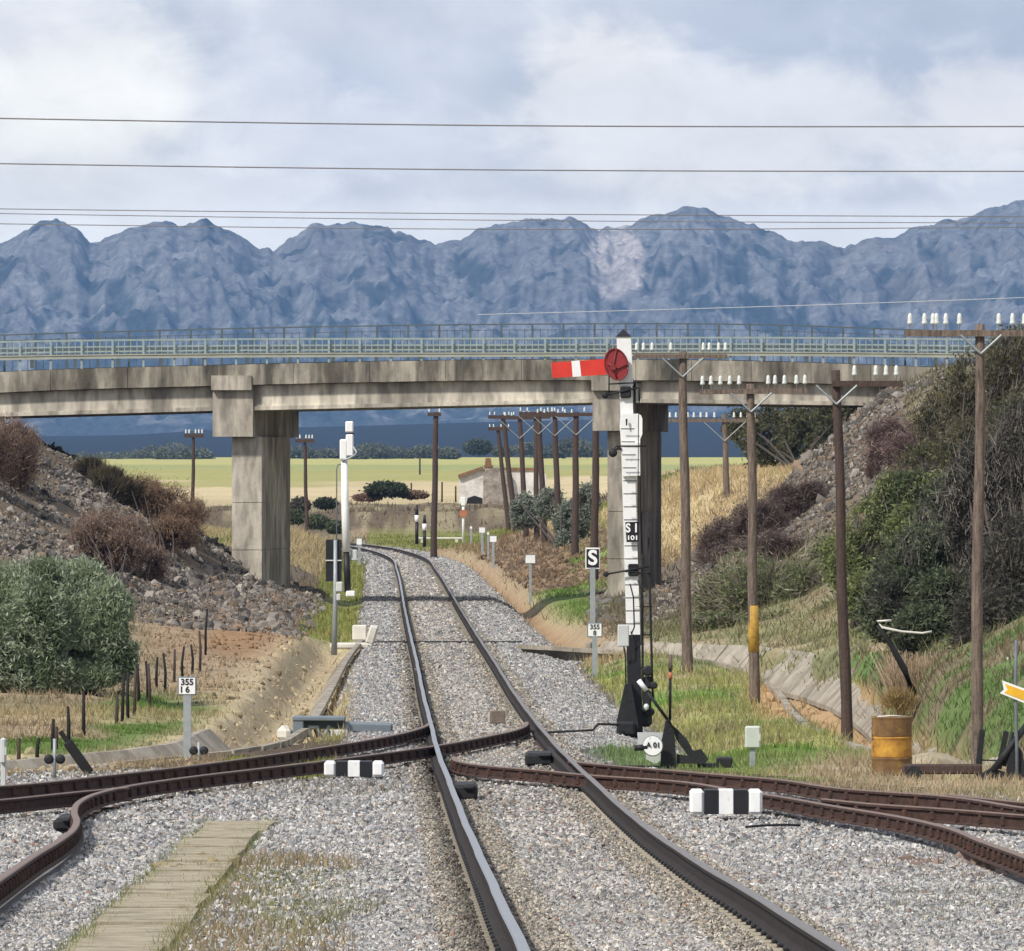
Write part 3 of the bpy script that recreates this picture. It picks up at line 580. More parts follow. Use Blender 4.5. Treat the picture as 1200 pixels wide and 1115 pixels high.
# ------------------------------------------------------------------ boarded path at lower left
mb=MB(); L0=[hit_flat(75,1120,0)] if 0 else None
def yd(px,py,dz=-.2):
    D=np.linspace(25,150,6000); y=557.5-(zt(D)+dz)*F/D; i=int(np.argmin(np.abs(y-py))); return ((px-600)*D[i]/F,float(D[i]))
py=1130.0; edge=lambda y:(75+(1115-y)*1.08, 190+(1115-y)*.80)
prev=None; k=0; ys=[1130,1105,1081,1064,1045,1036,1019,1008,1002,992,981,972,966,961]
for a_,b_ in zip(ys[:-1],ys[1:]):
    l0,r0=edge(a_); l1,r1=edge(b_); j=random.uniform(-6,6); j2=random.uniform(-8,8); P=[yd(l0+j,a_),yd(r0+j2,a_),yd(r1+j2+random.uniform(-4,4),b_+.9),yd(l1+j+random.uniform(-3,3),b_+.9)]
    z0=float(zt(P[0][1]))-.205+random.uniform(-.01,.015); z1=float(zt(P[2][1]))-.205+random.uniform(-.01,.01)
    vs=[(P[0][0],P[0][1]+.03,z0),(P[1][0],P[1][1]+.03,z0),(P[2][0],P[2][1],z1),(P[3][0],P[3][1],z1)]; mb.add(vs+[(v[0],v[1],v[2]-.12) for v in vs],[(0,1,2,3),(4,7,6,5),(0,4,5,1),(1,5,6,2),(2,6,7,3),(3,7,4,0)])
tag(mb.build('path','slab'),kind='structure')
n=9000; yy_=rng.uniform(958,1128,n); e0,e1=edge(yy_); sd_=rng.uniform(size=n)<.5; xx_=np.where(sd_,e0+rng.normal(0,7,n),e1+rng.normal(0,10,n)); q2=[yd(a,b) for a,b in zip(xx_[:3500],yy_[:3500])]; X=np.array([a for a,b in q2]); D=np.array([b for a,b in q2])
h=rng.uniform(.02,.09,len(X)); blades('path_weeds',X,D,zt(D)-.235,h,np.full(len(X),.005),np.array([(.24,.27,.09),(.33,.30,.14),(.16,.2,.06)])[rng.integers(0,3,len(X))],.5)
# ------------------------------------------------------------------ lined ditches
def lining(P,label,wt,wb,dep,panel=1.6,sides=(-1,1),zmax=-4.15,rise=0):
    pts=dense(P,panel); b=pts[len(pts)//2]; t_=thing('drainage_channel',label,'drainage channel',(b[0],b[1],hs(*b)))
    for s2 in sides:
        mb=MB(); lip=[]
        for k_,(x_,y_) in enumerate(pts):
            a_=pts[max(k_-1,0)]; c_=pts[min(k_+1,len(pts)-1)]; dx,dy=c_[0]-a_[0],c_[1]-a_[1]; L=math.hypot(dx,dy); ux,uy=-dy/L*s2,dx/L*s2
            lip.append(min(max(zmax,float(H(np.array([x_+ux*(wt+.4)]),np.array([y_+uy*(wt+.4)]),False)[0])+.03),zmax+rise))
        lip=np.convolve(np.pad(lip,3,mode='edge'),np.ones(7)/7,'valid')
        for (x0,y0),(x1,y1),l0_,l1_ in zip(pts[:-1],pts[1:],lip[:-1],lip[1:]):
            dx,dy=x1-x0,y1-y0; L=math.hypot(dx,dy); ux,uy=-dy/L*s2,dx/L*s2
            def zz(x,y): return float(H(np.array([x+ux*(wt+.5)]),np.array([y+uy*(wt+.5)]),False)[0])
            q=.02; z0=float(l0_)+random.uniform(-.01,.01); z1=float(l1_)
            ax,ay=x0+dx*q/L,y0+dy*q/L; bx,by=x1-dx*q/L,y1-dy*q/L
            v=[(ax+ux*wb,ay+uy*wb,z0-dep),(bx+ux*wb,by+uy*wb,z1-dep),(bx+ux*wt,by+uy*wt,z1),(ax+ux*wt,ay+uy*wt,z0),(ax+ux*(wt+.12),ay+uy*(wt+.12),z0),(bx+ux*(wt+.12),by+uy*(wt+.12),z1)]
            v+=[(p[0],p[1],p[2]-.1) for p in v]
            mb.add(v,[(0,1,2,3),(3,2,5,4),(6,9,8,7),(9,10,11,8),(0,6,7,1),(4,5,11,10),(0,3,9,6),(1,7,8,2),(3,4,10,9),(2,8,11,5)])
        mb.build('channel_side','concrete_light',t_,world=True)
    return t_
lining(LD[4:],'sandy concrete drainage channel winding down beside the left siding',.75,.4,.34,1.3,zmax=-4.12)
lining(LD[:5],'eroded sandy trough curving down between left bank and ballast',.62,.36,.3,1.2,sides=(1,),zmax=-4.27)
lining(RD,'pale concrete drainage channel curving behind the yellow barrel',1.15,.4,.85,1.8,zmax=-4.14,rise=.14)
# ------------------------------------------------------------------ bridge
BD=230.0; pm=F/BD
def bw(px,py,d=BD): return W(px,py,d)
slab_top=herm([-900,-60,0,250,600,900,1100,1500,2200],[475,440,436.5,428.5,422,424,431,448,480])
bridge=thing('road_bridge','concrete road bridge on two piers crossing over the railway track','bridge',(-2.7,BD,-4.15))
dep=7.6; sk=math.tan(math.radians(10.6))
def swept(pxs,top,bot,d0,d1,mb,mi=0):
    vs=[];fs=[]
    for px in pxs:
        xx=(px-600)*BD/F; a=(557.5-top(px))*BD/F; b=(557.5-bot(px))*BD/F
        vs+=[(xx,d0,b),(xx,d0,a),(xx,d1,a),(xx,d1,b)]
    n=len(pxs)
    for k in range(n-1):
        for j in range(4): fs.append((k*4+j,k*4+(j+1)%4,k*4+4+(j+1)%4,k*4+4+j))
    fs+=[(0,1,2,3),((n-1)*4+3,(n-1)*4+2,(n-1)*4+1,(n-1)*4)]; mb.add(vs,fs,mi)
seam=[-260,-130,-20,60,150,255,344,433,522,611,700,745,810,880,950,1020,1110,1250]
mb=MB()
for a_,b_ in zip(seam[:-1],seam[1:]):
    swept(list(np.linspace(a_+.25,b_-.25,5)),slab_top,lambda p:float(slab_top(p))+24,BD-.25,BD-.05,mb)
mb.build('parapet_edge','concrete_stained',bridge,world=True)
mb=MB(); swept(list(np.linspace(-260,1250,60)),lambda p:float(slab_top(p))+2,lambda p:float(slab_top(p))+25,BD-.05,BD+dep+.2,mb); mb.build('deck','concrete_stained',bridge,world=True)
def beam(p0,p1,b0,b1,label=None):
    bot=lambda p:b0+(b1-b0)*(p-p0)/(p1-p0)
    mb=MB(); swept(list(np.linspace(p0,p1,20)),lambda p:float(slab_top(p))+24.6,bot,BD+.05,BD+.45,mb)
    for k in range(1,5): swept(list(np.linspace(p0,p1,20)),lambda p:float(slab_top(p))+24.6,bot,BD+.05+k*1.7,BD+.45+k*1.7,mb)
    swept(list(np.linspace(p0,p1,20)),lambda p:bot(p)-5,lambda p:bot(p)-.4,BD-.03,BD+.05,mb)
    return mb.build('beam','concrete_beam',bridge,world=True)
beam(-45,250,490,482); beam(296,695,481.5,472.5); beam(745,1105,472.5,477)
for (c0,c1,ct,cb,q0,q1,gz_,Lc,Lq) in ((250,297,440.5,512,268.5,303.5,-4.4,7.0,4.4),(695,742,441,505,709.5,744.5,-4.7,7.2,4.9)):
    mb=MB(); x0,z0=(q0-600)/pm,gz_; x1,z1=(q1-600)/pm,(557.5-cb)/pm
    def skew(x0,x1,z0,z1,ya,yb,mb):
        vs=[(x0+ (ya)*sk,BD+ya,z0),(x1+ya*sk,BD+ya,z0),(x1+ya*sk,BD+ya,z1),(x0+ya*sk,BD+ya,z1)]+[(x0+yb*sk,BD+yb,z0),(x1+yb*sk,BD+yb,z0),(x1+yb*sk,BD+yb,z1),(x0+yb*sk,BD+yb,z1)]
        mb.add(vs,[(0,1,2,3),(4,7,6,5),(0,4,5,1),(1,5,6,2),(2,6,7,3),(3,7,4,0)])
    # column poured in lifts: fine joints between
    zc=z0
    for zz_ in (z0+1.9,z0+3.5,z1):
        skew(x0,x1,zc,min(zz_,z1)-.025,.4,.4+Lq,mb); zc=min(zz_,z1)
    skew(x0+.02,x1-.02,z0,z1,.42,.38+Lq,mb)
    p_=mb.build('pier','concrete',bridge,world=True)
    mb=MB(); skew((c0-600)/pm,(c1-600)/pm,z1,(557.5-ct-17)/pm,-.1,Lc,mb); skew((c0-600)/pm,(c1-600)/pm,(557.5-ct-17)/pm,(557.5-ct)/pm,-.32,-.03,mb)
    c_=mb.build('pier_cap','concrete_stained' if 0 else 'concrete',None); c_.location=(0,0,0)
    c_.parent=p_; c_.location=-Vector(bridge.location)
mb=MB()
for (pa,pb,top) in ((-120,-38,470),(1098,1180,470)):
    x0=(pa-600)/pm; x1=(pb-600)/pm; mb.box(((x0+x1)/2,BD+4,1.2),(x1-x0,7.2,4.2))
mb.build('abutment','concrete_stained',bridge,world=True)
mb=MB(); swept(list(np.linspace(-900,2200,80)),lambda p:float(slab_top(p))-1,lambda p:float(slab_top(p))+1.9,BD+.3,BD+dep-.3,mb); mb.build('road_surface','asphalt',bridge,world=True)
# railing
rt=herm([-300,0,250,600,900,1080,1400],[410,401,398,397,396,397.5,402]); gt=lambda p:float(rt(p))+16.5
def hbar(mb,f,d,h,w,p0=-250,p1=1245): 
    swept(list(np.linspace(p0,p1,50)),lambda p:f(p)-h/2,lambda p:f(p)+h/2,d-w/2,d+w/2,mb)
rail_=MB(); hbar(rail_,lambda p:float(rt(p)),BD+.0,2.0,.06); hbar(rail_,lambda p:float(rt(p))+7.5,BD+.0,1.6,.04); hbar(rail_,lambda p:float(rt(p))+13,BD,1.6,.04)
r_=rail_.build('railing','rail_green',bridge,world=True)
# thin verticals of the railing (pattern of the panel) and stout posts
mb=MB(); p=-245
while p<1245:
    a=float(rt(p)); x=(p-600)/pm; mb.box((x,BD,(557.5-(a+8))/pm),(.028,.03,16/pm)); p+=7.24
mb.build('railing_bar','rail_green',bridge,world=True)['kind']='stuff'
p=-230
pb=None
while p<1245:
    a=float(rt(p))-.5; b=float(slab_top(p))+3; x=(p-600)/pm
    pst=MB().box((0,0,(b-a)/pm/2),(.07,.08,(b-a)/pm)).build('railing_post','rail_green',bridge); pst.location=Vector((x,BD-.06,(557.5-b)/pm))-Vector(bridge.location); p+=36.2
mb=MB(); hbar(mb,lambda p:gt(p)+2.5,BD-.12,5.2,.05); hbar(mb,lambda p:gt(p)+.6,BD-.15,1.4,.04); mb.build('guard_rail','guard_pale',bridge,world=True)
# far side: dark twin guard rails and a tall mesh fence
mb=MB(); 
for dy,h in ((6,3.4),(12.2,3.6)): hbar(mb,lambda p,dy=dy:float(rt(p))+dy,BD+dep-.6,h,.06)
p=-240
while p<1245: mb.box(((p-600)/pm,BD+dep-.5,(557.5-float(rt(p))-14)/pm),(.12,.1,26/pm)); p+=52
mb.build('far_guard_rail','rail_green_dark',bridge,world=True)
ft=herm([-300,0,250,600,900,1080,1400],[398,387,380,374.5,375,381,392])
mb=MB(); hbar(mb,lambda p:float(ft(p)),BD+dep,1.5,.05,-250,1245); hbar(mb,lambda p:float(ft(p))+7,BD+dep,.7,.03,-250,1245)
p=-240; k=0
while p<1245:
    a=float(ft(p)); b=float(slab_top(p)); gap=(math.sin(p*.013)+math.sin(p*.041+1))>-.9
    if k%4==0: mb.box(((p-600)/pm,BD+dep,(557.5-(a+b)/2)/pm),(.07,.06,(b-a)/pm))
    elif gap or k%2==0: mb.box(((p-600)/pm,BD+dep,(557.5-(a+b)/2-3)/pm),(.024,.03,(b-a-6)/pm))
    p+=9.4; k+=1
mb.build('mesh_fence','rail_green_dark',bridge,world=True)
# ------------------------------------------------------------------ telegraph poles
def insul():
    mb=MB(); mb.lathe([(.012,-.10),(.012,0),(.058,.0),(.062,.03),(.045,.06),(.05,.09),(.042,.14),(.02,.17)],n=10); return mb
INS=insul(); INS.v=[(a*.68,b*.68,c*.85) for a,b,c in INS.v]
ins_proto=None
def pole(px,py_top,d,label,base_px=None,w_px=None,arms=(),group='telegraph poles beside the line',matn='wood_pole',band=None,insc=1.0,base=None,bend=0):
    global ins_proto
    if base is None: base=onground(base_px if base_px is not None else px,d)
    q=F/d; top=W(px,py_top,d); r=(w_px or 12)/q/2
    t_=thing('telegraph_pole',label,'telegraph pole',base,group)
    Ht=top.z-base.z; dx=top.x-base.x; n=14; pts=[]; rs=[]
    for k in range(n+1):
        u=k/n; pts.append((dx*u+bend*math.sin(u*math.pi)+.012*math.sin(u*11+px),0,-.25+(Ht+.25)*u)); rs.append(r*(1.0-.28*u)*(1+.04*math.sin(k*2.3)))
    MB().tube(pts,rs,10).build('pole_shaft',matn,t_)
    if band:
        u0,u1=[(557.5-y)/q-base.z for y in band]; xs=lambda h:dx*h/Ht+bend*math.sin(min(max(h/Ht,0),1)*math.pi)
        MB().tube([(xs(u0),0,u0),(xs((u0+u1)/2),0,(u0+u1)/2),(xs(u1),0,u1)],[r*1.0,r*.98,r*.94],12).build('painted_band','yellow_worn',t_)
    for (dyp,x0,x1,ins,tilt_) in arms:   # dy below top px, arm from px x0 to x1, insulator px list
        zc=Ht-dyp/q; a0=(x0-px)/q; a1=(x1-px)/q; rot=Matrix.Rotation(tilt_,3,'Y')
        arm=MB().box((dx+(a0+a1)/2,-r*.9,zc),(a1-a0,.09,max(.09,4/q)),rot).build('crossarm',matn if matn!='wood_dark' else 'wood_dark',t_)
        for ix in ins:
            if ins_proto is None: ins_proto=INS.build('insulator','porcelain',t_); o_=ins_proto
            else: o_=ins_proto.copy(); C.objects.link(o_); o_.parent=t_
            lx=(ix-px)/q; o_.location=(dx+lx,-r*.9,zc+.13-math.sin(tilt_)*(lx-(a0+a1)/2)); o_.scale=(insc,insc,insc*1.1)
        if abs(x1-x0)>40:
            for s2 in(-1,1):
                MB().tube([(dx,-r*1.2,zc-24/q),(dx+s2*24/q*1.0,-r*1.5,zc-2/q)],.018,5).build('brace','galv',t_)
    return t_
G1='telegraph poles beside the line'
pole(1149,380,98,'grey weathered telegraph pole with a wide crossarm right of the barrel',base_px=1143,w_px=15,arms=((11,1061,1240,[1066,1083,1093,1097,1108,1124,1170,1186,1200,1215],0),),insc=1.0)
pole(980,434,107,'dark brown telegraph pole with a short crossarm between the banded pole and the barrel',base_px=993,w_px=14,arms=((16,975,1058,[1001,1026,1038,1050],0),),matn='wood_dark',insc=1.0)
pole(880,450,126,'telegraph pole with a yellow painted band at head height',base_px=884,w_px=13,arms=((9,820,945,[823,833,844,855,866,900,908,919,933,943],-.01),),band=(764,710),insc=1.05)
pole(800,412,146,'tall brown telegraph pole right of the semaphore signal with crossarm at the parapet',base_px=806,w_px=13,arms=((6,742,852,[746,754,764,786,824,831,842,850],-.0),),insc=1.05)
pole(849,486,286,'small telegraph pole on the straw bank behind the bridge',base_px=852,w_px=8,arms=((7,783,888,[785,792,806,813,821,828,837,860,868,876,884],-.0),),insc=1.35)
far=[(675,483,295,674,9,(645,712),'telegraph pole right behind the bridge, nearest of the row left of the pier'),
 (650,484,340,655,8,(628,672),'telegraph pole second nearest in the leaning row beyond the bridge'),
 (631,482,346,639,8,(608,652),'slanting telegraph pole third in the row beyond the bridge'),
 (628,486,365,629,7,(612,645),'upright telegraph pole fourth in the row beyond the bridge'),
 (609,487,384,617,7,(590,632),'telegraph pole fifth in the leaning row, in front of the ruined house'),
 (589,486,405,605,7,(572,604),'strongly leaning telegraph pole with insulators near the house chimney'),
 (583,500,430,597,6,(572,598),'shortest leaning telegraph pole, farthest of the row by the house'),
 (511,483,357,508,8,(501,517),'solitary dark telegraph pole in the middle beyond the track curve'),
 (227,508,330,225,5,(216,239),'telegraph pole in the pale field left of the left bridge pier'),
 (357,514,345,360,5,(346,368),'telegraph pole seen between the left pier and the white signal post'),
 (699,470,262,696,10,(680,718),'telegraph pole partly hidden behind the right bridge pier')]
for (px,pyt,d,bx,w,(a0,a1),lb) in far:
    nI=[a0+2+(a1-a0-4)*k/5 for k in range(6) if k not in(2,) ] if (a1-a0)>20 else [a0+2,a1-2]
    pole(px,pyt,d,lb,base_px=bx,w_px=w,arms=((3,a0,a1,nI,0),),insc=1.15,matn='wood_dark',bend=0)
# ------------------------------------------------------------------ sky cables
def cable(p,d,r,label,m='cable',group='cables across the sky'):
    xs=np.linspace(-500,1700,45); f=herm([-600,0,600,1200,1800],[p[0]*2-p[1]-4,p[0],p[1],p[2],2*p[2]-p[1]-3])
    pts=[W(x,float(f(x)),d) for x in xs]; mb=MB().tube(pts,r,6,caps=False); o_=mb.build('overhead_cable',m); tag(o_,label,'cable',group)
cable((139,147.5,148.5),92,.0105,'topmost overhead cable across the clouds'); cable((192,199.5,201),92,.0095,'second overhead cable from the top across the clouds')
cable((245,251,254),150,.011,'upper of the three close cables grazing the peaks'); cable((250.5,258.5,261.5),150,.010,'middle of the three close cables grazing the peaks'); cable((262.5,269,266.5),150,.011,'lowest of the three close cables grazing the peaks')
xs=np.linspace(560,1700,30); MBc=MB().tube([W(x,369-(x-560)/640*24+4*math.sin((x-560)/1140*3.1),400) for x in xs],.022,5,caps=False); tag(MBc.build('overhead_cable','cable_pale'),'thin pale wire rising to the right just above the bridge railing','cable')
# ------------------------------------------------------------------ semaphore signal
SD=112.0; q=F/SD; sb=onground(744,SD); sb.z=-4.3
sem=thing('semaphore_signal','white and black semaphore signal mast with red arm and spectacle disc','semaphore signal',sb)
def S_(px,py,dd=0): return Vector(((px-600)/q,SD+dd,(557.5-py)/q))
mb=MB(); 
def mastx(y): return float(np.interp(y,[390,560,700,860],[730.5,738.5,741,745]))
def mastseg(y0,y1,hw0,hw1,mb,dd=.11):
    a=[S_(mastx(y0)-hw0,y0),S_(mastx(y0)+hw0,y0)]; b=[S_(mastx(y1)-hw1,y1),S_(mastx(y1)+hw1,y1)]
    f=[(p.x,SD-dd,p.z) for p in (b[0],b[1],a[1],a[0])]; k=[(p[0],SD+dd,p[2]) for p in f]; mb.add(f+k,[(0,1,2,3),(7,6,5,4),(0,4,5,1),(1,5,6,2),(2,6,7,3),(3,7,4,0)])
mastseg(395,452,8.2,8.6,mb); mastseg(452,744,7.4,8,mb); mb.build('mast','paint_white',sem,world=True)
mb=MB(); mastseg(744,865,8,8.5,mb); mb.build('mast_base','paint_black',sem,world=True)
mb=MB(); c=S_(730.5,395); mb.add([(c.x-.13,SD-.13,c.z),(c.x+.13,SD-.13,c.z),(c.x+.13,SD+.13,c.z),(c.x-.13,SD+.13,c.z),(c.x,SD,c.z+.13)],[(0,1,4),(1,2,4),(2,3,4),(3,0,4),(0,3,2,1)]); mb.build('finial_cap','paint_black',sem,world=True)
def plate(poly,y0,y1,name,m,par=sem):
    mb=MB(); mb.prism([((x-600)/q,(557.5-y)/q) for x,y in poly],SD+y0,SD+y1); return mb.build(name,m,par,world=True)
arm=plate([(646,425.5),(711,421),(711,439.5),(647,443.5)],-.24,-.22,'semaphore_arm','paint_red')
mb=MB(); mb.prism([((x-600)/q,(557.5-y)/q) for x,y in [(669.5,423.6),(679,423),(681,441.6),(671,442.2)]],SD-.246,SD-.2405); w_=mb.build('white_stripe','paint_white'); w_.parent=arm; w_.location=-Vector(sem.location)
pts=[(722+13.6*math.cos(a)+ .0,427.5+18*math.sin(a)+3*math.cos(a)) for a in np.linspace(0,2*math.pi,29)[:-1]]
plate(pts,-.235,-.215,'spectacle_disc','disc_red')
mb=MB(); mb.tube([S_(x,y,-.25) for x,y in pts+pts[:1]],.014,6); mb.tube([S_(722,410,-.25),S_(718,430,-.25),S_(723,445,-.25)],.014,6); mb.tube([S_(712,427,-.25),S_(724,432,-.25),S_(734,428,-.25)],.02,6); mb.build('spectacle_frame','red_dark',sem,world=True)
mb=MB(); a=S_(718,431,-.26); mb.lathe([(.05,-.03),(.055,.0),(.045,.03)],a,12,axis='y'); mb.build('arm_pivot','red_dark',sem,world=True)
# levers, brackets
MB().box(S_(733,460,-.02),(.18,.34,.19),ch=.02).build('bracket','iron_black',sem,world=True); MB().box(S_(742,668,-.02),(.17,.32,.2),ch=.02).build('bracket','iron_black',sem,world=True)
for (bx,by,ex,ey,r) in ((709,463.5,746,455,.055),(718,531,726,523,.07),(710,673,760,664,.045)):
    mb=MB(); mb.tube([S_(bx,by,-.2),S_(ex,ey,-.2)],.018,6); c=S_(bx,by,-.2); mb.lathe([(.02,-.05),(r,-.04),(r*1.05,0),(r,.04),(.02,.05)],c,12,axis='y'); mb.build('counterweight_lever','iron_black',sem,world=True)
mb=MB(); mb.tube([S_(713,450.5,-.2),S_(752,448.5,-.2)],.014,6); mb.tube([S_(713.5,440,-.2),S_(713.5,461,-.2)],.012,6); mb.tube([S_(746,454.5,-.2),S_(748.5,455,-.2),S_(749,470,-.2)],.016,6)
mb.tube([S_(720,526,-.2),S_(722,523,-.2),S_(757,523,-.2)],.013,6); mb.tube([S_(716,527,-.21),S_(728,526,-.21)],.02,6); mb.tube([S_(749,470,-.2),S_(749.5,484,-.1),S_(750,523,.12),S_(752,664,.0)],.009,5)
for (x0,x1) in ((751.5,753),(760,764)):
    mb.tube([S_(x0,600,.1),S_(x0+1,664,-.1),S_(x1,790,-.1),S_(x1+1,820,-.1)],.02,6)
for y in (672,711,744,783): mb.tube([S_(744,y,-.1),S_(764,y,-.1)],.012,5)
mb.build('control_rod','iron_black',sem,world=True)
plate([(727,486),(747,485),(751,487),(752.5,491),(752.5,509),(750,515),(750.5,556),(729,558),(727,512),(726,500)],-.17,-.13,'sighting_board','paint_white')
plate([(728,520),(749,519),(750,557.5),(729.5,558.5)],-.20,-.175,'sighting_board','paint_white')
mb=MB(); mb.tube([S_(734,492,-.24),S_(734,499,-.24)],.012,6); mb.box(S_(734,493,-.23),(.03,.02,.05)); mb.build('sighting_slot','iron_black',sem,world=True)
# ladder in front of the mast
mb=MB()
y=503
while y<742:
    if not(610<y<638): mb.tube([S_(mastx(y)-8.5,y,-.26),S_(mastx(y)+7.5,y,-.26)],.009,5)
    y+=15.2
mb.tube([S_(748,486,-.26),S_(742+5.5,560,-.26),S_(748,610,-.26)],.008,5); mb.tube([S_(740,742,-.2),S_(743,735,-.25),S_(742,700,-.26),S_(738,684,-.26)],.012,6); mb.tube([S_(744,762,-.2),S_(751,755,-.25),S_(751,690,-.26),S_(747,680,-.26)],.012,6)
mb.build('ladder','iron_black',sem,world=True)
npl=plate([(732.5,612),(749,611.5),(748.5,635),(734,635.5)],-.22,-.2,'number_plate','paint_black')
text('S 1','lettering',.20,S_(740.5,619.3,-.23)-Vector(sem.location),'text_white',sem,.85); text('101','lettering',.10,S_(741,630.5,-.23)-Vector(sem.location),'text_white',sem,1.3)
mb=MB(); mb.box(S_(730.5,745,-.05),(.19,.14,.36),ch=.015); mb.build('relay_box','grey_box',sem,world=True)
mb=MB(); mb.tube([S_(731,758,-.05),S_(733,770,-.05),S_(733.5,812,-.05)],.012,6); mb.tube([S_(739,740,-.15),S_(743,752,-.15),S_(742,772,-.15),S_(737,777,-.12)],.010,6); mb.build('conduit','iron_black',sem,world=True)
plate([(732,802),(739,800),(749,856),(742,862),(724,860),(722,848)],-.3,-.05,'mast_foot','iron_black')
mb=MB(); mb.box(S_(733,853,-.3),(.3,.4,.24),ch=.04); mb.box(S_(758,822,-.1),(.14,.2,.38),ch=.03); mb.box(S_(760,800,0),(.16,.2,.2),ch=.03); mb.box(S_(752,842,.1),(.34,.3,.28),ch=.05); mb.lathe([(.05,-.03),(.09,-.03),(.09,.03),(.05,.03)],S_(759,786,-.15),14,axis='y'); mb.lathe([(.03,-.03),(.06,-.03),(.06,.03),(.03,.03)],S_(766,803,-.15),14,axis='y'); mb.lathe([(.03,-.03),(.07,-.03),(.07,.03),(.03,.03)],S_(762,834,-.15),14,axis='y'); mb.build('pulley_gear','iron_black',sem,world=True)
mb=MB(); mb.lathe([(.0,-.06),(.04,-.03),(.045,.02),(.02,.05)],S_(757,828,-.25),10); mb.build('lamp_knob','porcelain',sem,world=True)
# rodding from signal toward the points
g0=S_(724,848,-.6); mb=MB().tube([(g0.x,g0.y,g0.z),( (700-600)/q,SD-1,(557.5-846)/q),((694-600)/q,SD-1,(557.5-853)/q),((640-600)/q,SD-1.,(557.5-856)/q)],.022,6); tag(mb.build('point_rod','iron_black'),'thin black rod running from the semaphore foot to the right rail','rod')
# ------------------------------------------------------------------ point lever with round plaque
LD_=95.0; ql=F/LD_; lb=Vector(((787-600)/ql,LD_,-4.02)); lev=thing('point_lever','black point lever with white handle and round white number disc','point lever',lb)
def L_(px,py,dd=0): return Vector(((px-600)/ql,LD_+dd,(557.5-py)/ql))
def lpoly(poly,y0,y1,name,m,par=lev): 
    mb=MB(); mb.prism([((x-600)/ql,(557.5-y)/ql) for x,y in poly],LD_+y0,LD_+y1); return mb.build(name,m,par,world=True)
lpoly([(774,902),(775,870),(780,845),(785,843),(790,856),(793,902)],-.12,.12,'lever_stand','iron_black')
lpoly([(788,850),(795,856),(806,868),(812,880),(822,878),(830,890),(826,895),(793,895),(793,884),(806,886),(792,866)],-.06,.06,'quadrant_frame','iron_black')
mb=MB(); mb.tube([L_(756,808,-.2),L_(782,843,-.2)],.022,8); mb.build('lever_arm','iron_black',lev,world=True); mb=MB(); mb.tube([L_(748,797,-.21),L_(757,809,-.2)],.035,8); mb.build('lever_handle','paint_white',lev,world=True)
mb=MB(); mb.tube([L_(785,844,-.05),L_(785.5,775,-.05)],.02,8); mb.build('lever_pole','iron_black',lev,world=True); mb=MB(); mb.tube([L_(785.5,796,-.06),L_(785.5,788,-.06)],.028,8); mb.build('pole_marker','orange',lev,world=True)
mb=MB(); mb.tube([L_(785.5,785,-.06),L_(785.5,767,-.06)],.028,8); mb.build('pole_tip','wood_pole',lev,world=True)
mb=MB(); c=L_(764.5,873.5,-.3); mb.lathe([(.13,-.01),(.135,0),(.13,.01)],c,28,axis='y'); mb.build('number_disc','paint_white',lev,world=True); mb=MB(); mb.lathe([(.14,0),(.145,.006),(.14,.012)],c+Vector((0,.012,0)),28,axis='y'); mb.build('disc_rim','grey_paint',lev,world=True)
text('A 01','lettering',.10,L_(765,872.5,-.32)-Vector(lev.location),'text_black',lev,1.0)
mb=MB(); mb.tube([L_(743,876,-.28),L_(758,875,-.28)],.04,8); mb.tube([L_(700,897,-.3),L_(775,898,-.3)],.02,6); mb.build('lever_rod','iron_black',lev,world=True)
lpoly([(747,859),(779,859),(778,872),(748,873)],.1,.14,'back_plate','grey_box'); lpoly([(757,872),(775,872),(774,892),(768,896),(757,890)],.1,.13,'lower_plate','box_green')
o_=MB().box((0,0,0),(.22,.4,.16),ch=.02).box((-.2,0,-.03),(.35,.3,.05)).build('iron_box','iron_black'); o_.location=L_(850,896,.5); tag(o_,'small black iron box beside the rail right of the point lever','iron box')
# second lever at the right edge with yellow arrow
R2=90.0; qr=F/R2
def R_(px,py,dd=0): return Vector(((px-600)/qr,R2+dd,(557.5-py)/qr))
lev2=thing('point_lever','black point lever at right edge carrying a yellow arrow board','point lever',Vector(((1185-600)/qr,R2,-3.97)))
def rpoly(poly,y0,y1,name,m,par=lev2):
    mb=MB(); mb.prism([((x-600)/qr,(557.5-y)/qr) for x,y in poly],R2+y0,R2+y1); return mb.build(name,m,par,world=True)
rpoly([(1179,938),(1180,900),(1185,875),(1191,872),(1197,880),(1202,905),(1206,938)],-.12,.12,'lever_stand','iron_black')
rpoly([(1127,928),(1134,919),(1148,917),(1148,908),(1162,900),(1178,905),(1182,932),(1170,932),(1168,925),(1158,921),(1150,926),(1148,932),(1127,933)],-.1,.1,'lever_base','iron_black')
mb=MB(); mb.tube([R_(1191,935,-.16),R_(1190.5,870,-.15),R_(1189,800,-.15),R_(1190,750,-.15)],.022,8); mb.build('lever_pole','galv_dark',lev2,world=True)
mb=MB(); mb.tube([R_(1163,903,-.1),R_(1180,880,-.1),R_(1206,845,-.1)],.045,8); mb.tube([R_(1176,898,-.05),R_(1182,878,-.05),R_(1186,858,-.05)],.03,8); mb.build('lever_arm','iron_black',lev2,world=True)
a=rpoly([(1173,797),(1230,818),(1230,836),(1170.5,812),(1175,808)],-.2,-.19,'arrow_board','paint_white'); mb=MB(); mb.prism([((x-600)/qr,(557.5-y)/qr) for x,y in [(1176.5,801),(1230,820.5),(1230,833),(1175.5,811.5),(1179.5,808)]],R2-.206,R2-.2); b_=mb.build('arrow_face','paint_yellow'); b_.parent=a; b_.location=-Vector(lev2.location)
mb=MB(); mb.tube([R_(1103,930,-.1),R_(1192,931,-.1)],.018,6); mb.build('lever_rod','iron_black',lev2,world=True)
